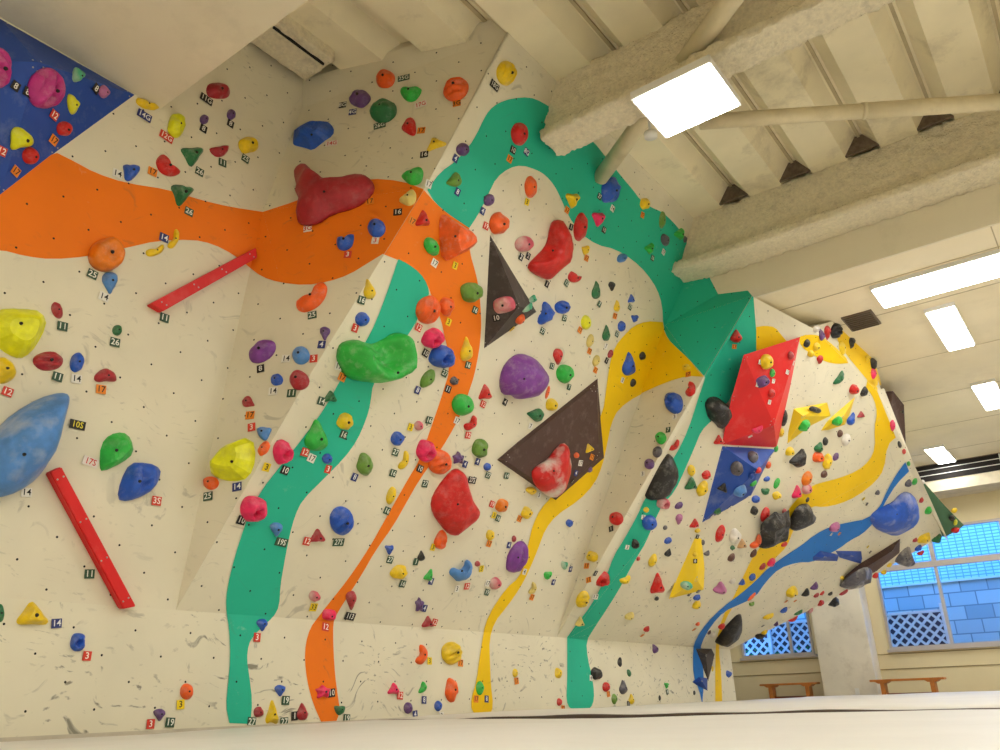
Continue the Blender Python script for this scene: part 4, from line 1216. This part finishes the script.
# ---- number tags:  colour text x y width
TAGC = {'K': ((28, 26, 26), (236, 232, 222), 'black'), 'G': ((52, 84, 62), (236, 236, 224), 'dark green'), 'R': ((214, 62, 42), (250, 240, 230), 'red'),
        'B': ((46, 56, 122), (238, 238, 238), 'navy'), 'W': ((236, 232, 222), (30, 28, 28), 'white'), 'O': ((240, 140, 34), (40, 26, 14), 'orange'),
        'Y': ((240, 208, 20), (30, 28, 16), 'yellow'), 'P': ((234, 222, 214), (206, 40, 40), 'pale'), 'Q': ((28, 26, 26), (240, 220, 60), 'black')}
TAGS = '''K 8 15 86|K 8 27 92|R 12 53.5 115|K 8 95.5 88.5|O 17 53 140|R 12 1 151|O 17 15 171|B 14G 144 116|R 12G 166 137|K 11G 206 99.5|K 8 203 129|K 8 230 124|G 25 245 159|G 26 199 172|G 11 222 163|O 17 152 172|W 14 117 174|G 26 188.5 212|G 25G 404 78.5|K 8G 343 105.5|B 4G 353 112.5|P 17G 421 105|O 3G 457 104|G 26G 380 126|O 17 421.5 131|K 10 512.5 150|B 8G 526 152|O 17 509 159|P 14G 332 144|K 16 424.5 155|W 17 428 184|B 4 455 158.5|B 8 457 192|K 16 398 212.5|O 17 370 202|P 3G 308 229|P 3 375.5 241|R 3 348 255|K 18G 494 85.5|O 17 411.5 221|W 17 434 263|Y 3 454.5 265.5|G 25 312.5 315.5|G 16 361 300|R 3 354.5 328|B 4 322 345|K 8 261 369|W 14 286.5 359|R 3 314 359|G 11 292 393.5|W 14 273.5 391.5|G 16 474.5 310|R 12 418 327.5|Y 3 448 322|K 10 425 353|G 27 444 373|G 16 467.5 365|W 17 338 366|O 17 341.5 377|G 25 92 274.5|W 14 103.5 297|B 14 163.5 238|G 11 164 318|G 11 62 326.5|G 26 114.5 342.5|G 11 57 377|W 14 76 379|O 17 100.5 389.5|R 12 7 392|Q 10S 77 425|W 14 26 492.5|G 11 89 574|P 17S 90 462|R 3S 156 501|O 17 250.5 415.5|R 3 252 427.5|Y 3 266 467|B 14 237.5 487|G 25 208.5 496.5|K 10 284.5 470|R 12 304.5 452|W 17 311 458|R 3 327.5 469|G 14 321 401|G 16 343 434.5|K 10 241 520|G 19S 281 542|R 12 306.5 541|G 27S 338 542|B 8 354 477|R 19 485.5 226|B 4 482 211|Y 3 526.5 202|O 17 566.5 210|G 27 599 196.5|W 14 612 208.5|O 17 642 215|K 1 570.5 227|K 10 603.5 230|K 1 546.5 284|K 2 520.5 257|K 2 527.5 256|O 17 586 258|G 16 652 258|W 17 663 252|G 12 566 283|G 7 599 304|O 17 614.5 316|G 27 629.5 307|G 27 616.5 334|O 17 579.5 330|W 7 605.5 346|O 17 589 351|G 27 564 318|G 27 542 331|G 12 551.5 366|G 7 568.5 387|K 1 606 360.5|O 17 595 370|W 3 622 380|O 17 688.5 374.5|Y 3 511.5 329|K 10 496.5 318|K 4 504.5 402|W 7 530 426|O 17 591.5 457|W 17 580 463|B 4 575.5 473|K 1 572 481|W 3 538.5 495|W 3 675 417|G 7 668.5 430|W 3 643 474|W 3 759.5 362|W 7 757 384.5|W 7 773 381|W 3 769 402|W 1 750 436|W 4 793 363|W 17 787 372|O 17 734 346.5|W 4 730 507|W 3 712 516|W 1 747.5 497|W 3 643 517|K 3 697 536.5|K 8 695 561|K 11 689 594|K 12 698 591|W 8 690 600|K 3 866.6 503.8|Y 3 863.2 498.6|K 3 870 551.8|Y 3 867.6 546.5|W 7 831 534|O 17 839 533.5|O 17 786 601|O 17 795 600.5|W 7 789.5 607.6|K 1 762.6 625.6|O 17 642 635|O 17 694 629|B 4 553 582|B 4 570 569|O 17 531.5 597|O 17 589 580|K 1 595 573|W 17 595 596.5|O 17 587 566|K 1 611.5 529|W 3 627 547|O 17 519 518.5|B 4 508.5 545|W 4 524 571.5|G 27 424.5 483.5|K 27S 471.5 480|Y 3 432.5 547|G 16 386.5 510.5|G 16 392.5 473|G 27 395 452|Y 3 410 427|G 16 428.5 420|W 17 456.5 420.5|R 12 482.5 404|R 12 467.5 435|K 11 447.5 389|B 8 417 390|K 10 419.5 468.5|B 4 464.5 464|B 4 477 461.5|G 27 487.5 475|G 14 506 475.5|R 19 491.5 504|Y 3 493.5 515|G 16 497.5 518|O 17 488.5 543.5|G 27 389.5 559.5|G 1 415.5 561.5|G 16 402 583.5|B 4 430.5 581|W 3 456.5 588.5|R 12 466.5 586|Y 3 481 568.5|W 17 487 583|G 19 486.5 592|B 4 424 608|R 12 434 622|Y 3 429 661|O 17 460 663|Y 33 313 607|K 113 349.5 616|R 12 325 627|R 3 256.5 637.5|K 10 331 693|G 19 346 718.5|G 19 285 700.5|G 27 283.5 722|G 27 251 722|K 1 294 716|R 12 399.5 695.6|B 8 423.5 700|O 17 475.5 699|B 8 486 699|B 4 414.5 714.5|W 3 441 716|O 17 516 681|O 17 562.5 708.5|O 17 608 694|K 1 628 704|B 14 56 623.5|R 3 86.5 656|Y 3 180 704.5|R 3 150 724|G 19 169.5 722.5|W 4 590.5 678|G 8 667 692'''
TXT = {}
def textmesh(s, mat):
    key = (s, mat.name)
    if key not in TXT:
        c = bpy.data.curves.new('number', 'FONT'); c.body = s; c.align_x = 'CENTER'; c.align_y = 'CENTER'; c.size = 1; c.resolution_u = 2; c.offset = .012
        ob = bpy.data.objects.new('number', c); C.objects.link(ob)
        bpy.context.view_layer.update()
        me = bpy.data.meshes.new_from_object(ob.evaluated_get(bpy.context.evaluated_depsgraph_get()))
        bpy.data.objects.remove(ob); me.materials.clear(); me.materials.append(mat); me.name = 'number'; TXT[key] = me
    return TXT[key]
TAGO = []
for t in TAGS.split('|'):
    c, s, x, y = t.split(); x, y = float(x), float(y)
    r = whit(x, y)
    if not r: continue
    P, n, f = r; Z = (P-EYEV).dot(fw); m = Z/FOC
    hgt = max(.030, min(.062, 9*m)) if len(s) > 0 else 0
    if f in ('f5', 'f6', 'wall_volume') and x > 600: hgt *= .85
    wid = hgt*{1: .95, 2: 1.12, 3: 1.75}[len(s)]
    hz = V3((0, 0, 1)).cross(n); hz = hz.normalized(); up = n.cross(hz)
    if hz.dot(rc) < 0: hz = -hz; up = n.cross(hz)
    if up.z < 0: up = -up
    rng = random.Random(int(x+y)); ja = rng.uniform(-.14, .14)
    hz, up = hz*math.cos(ja)+up*math.sin(ja), up*math.cos(ja)-hz*math.sin(ja)
    M = Matrix((hz, up, n)).transposed().to_4x4(); M.translation = P+n*.008
    bg_, fg, cn = TAGC[c]
    mb = plain('tag_'+cn.replace(' ', '_'), bg_, .5, .03); mf = plain('tag_print_%s' % c, fg, .5, 0)
    bm = bmesh.new(); bbox(bm, -wid/2, wid/2, -hgt/2, hgt/2, -.0015, .001)
    ob = frombm('number_tag', bm, mb); ob.matrix_world = M
    tx = bpy.data.objects.new('number', textmesh(s, mf)); C.objects.link(tx); tx.parent = ob
    tx.location = (0, 0, .0018); k_ = hgt*.98; tx.scale = (k_*(1 if len(s) < 3 else .9), k_, 1)
    TAGO.append((ob, cn, s, x, y))

# ---- labels: look first, then the nearest landmark one can find
LM = [('the crimson winged hold', 330, 192), ('the huge green scoop hold', 380, 362), ('the large red bent hold', 553, 252), ('the large purple hold', 526, 377),
 ('the brown kite volume', 556, 440), ('the big red diamond hold', 457, 505), ('the huge blue leaf hold', 25, 447), ('the big lemon yellow edge hold', 18, 330),
 ('the lemon-shaped yellow hold', 232, 460), ('the green four-cornered hold', 119, 451), ('the grooved blue shell hold', 141, 481), ('the dark blue rocky hold', 312, 132),
 ('the orange pyramid hold', 458, 238), ('the black almond hold', 663, 478), ('the lumpy black hold', 720, 412), ('the jagged black hold', 776, 532),
 ('the black fin hold', 803, 517), ('the dark blue boomerang hold', 898, 516), ('the black shield-shaped hold', 731, 632), ('the grey triangular volume', 505, 300),
 ('the big red volume', 762, 395), ('the blue triangular volume', 738, 480), ('the tall yellow volume', 690, 575), ('the yellow bent volume', 806, 418),
 ('the slim yellow volume', 842, 415), ('the long brown volume', 868, 566), ('the blue corner volume', 50, 90), ('the upper red rail', 202, 280),
 ('the lower red rail', 90, 540), ('the ribbed purple hold', 519, 557), ('the light blue hooked hold', 463, 572), ('the left green band foot', 238, 690),
 ('the orange band foot', 325, 695), ('the long yellow band foot', 482, 695), ('the middle green band foot', 580, 690),
 ('the blue band foot', 700, 670), ('the square lamp', 686, 100), ('the green far-edge volume', 940, 512), ('the ceiling vent', 860, 320),
 ('the kickboard far end', 725, 690), ('the kickboard left end', 40, 650)]
SHW = {'round': 'rounded', 'blob': 'lumpy', 'drop': 'teardrop', 'tri': 'three-cornered', 'bean': 'curved', 'half': 'half-moon', 'quad': 'blocky', 'ridge': 'grooved', 'jug': 'pocketed', 'star': 'knobbly', 'rock': 'rocky'}
ORD = ['', ', second nearest to it', ', third nearest to it', ', fourth nearest to it', ', fifth nearest to it', ', sixth nearest to it', ', seventh nearest to it', ', eighth nearest to it']
def where(x, y):
    best = min(LM, key=lambda l: math.hypot(l[1]-x, l[2]-y)); dx, dy = x-best[1], y-best[2]; d = math.hypot(dx, dy)
    if d < 9: w_ = 'at'
    else:
        a = math.degrees(math.atan2(-dy, dx)) % 360; w_ = ['right of', 'upper-right of', 'above', 'upper-left of', 'left of', 'lower-left of', 'below', 'lower-right of'][int((a+22.5)//45) % 8]
    return w_, best[0], d
items = []
def neigh(x, y, skip):
    L_ = sorted((math.hypot(q[3]-x, q[4]-y), q) for q in [(0, COL[c][1], k_, X, Y) for (_o, c, k_, X, Y, _a, _t, _f) in HOLDS if (X, Y) != skip])
    return L_
for (ob, color, kind, x, y, ar, tag, f) in HOLDS:
    sz = 'tiny ' if ar < 45 else 'small ' if ar < 150 else '' if ar < 420 else 'large '
    w_, l, d = where(x, y); base = '%s%s %s hold %s %s' % (sz, COL[color][1], SHW.get(kind, 'rounded'), w_, l)
    near = sorted((math.hypot(t[3]-x, t[4]-y), t[2]) for t in TAGO if math.hypot(t[3]-x, t[4]-y) < 8+math.sqrt(ar)*.6)
    ex = []
    nb = neigh(x, y, (x, y))[:5]
    ex += [', beside %s one' % q[1] for _d, q in nb]
    items.append([ob, base, d, ex]); ob['category'] = 'climbing hold'
    ob['group'] = {'kick': 'climbing holds along the kickboard', 'f1': 'climbing holds on the left wall', 'f2': 'climbing holds on the shaded panel', 'f3': 'climbing holds on the middle wall'}.get(f, 'climbing holds on the right wall and volumes')
for (ob, cn, s, x, y) in TAGO:
    w_, l, d = where(x, y); ex = [', by %s hold' % q[1] for _d, q in neigh(x, y, None)[:5]]
    items.append([ob, '%s %s tag %s %s' % (cn, s, w_, l), d, ex]); ob['category'] = 'number tag'; ob['group'] = 'route number tags'
G_ = {}
import re
kf = lambda t: ' '.join(w for w in re.findall(r"[A-Za-z0-9'-]+", t.lower()) if not w.isdigit())
for it in items: G_.setdefault(kf(it[1]), []).append(it)
used = set()
for b, L_ in sorted(G_.items()):
    L_.sort(key=lambda i: i[2])
    for i, it in enumerate(L_):
        if len(L_) == 1 and b not in used: c = ''
        else:
            others = [e for o_ in L_ if o_ is not it for e in o_[3][:2]]
            c = next((e for e in it[3] if e not in others and b+e not in used), None) or next((e for e in it[3] if b+e not in used), ', %s out' % ('first', 'second', 'third', 'fourth', 'fifth', 'sixth')[min(i, 5)])
        it[0]['label'] = it[1]+c; used.add(b+c)
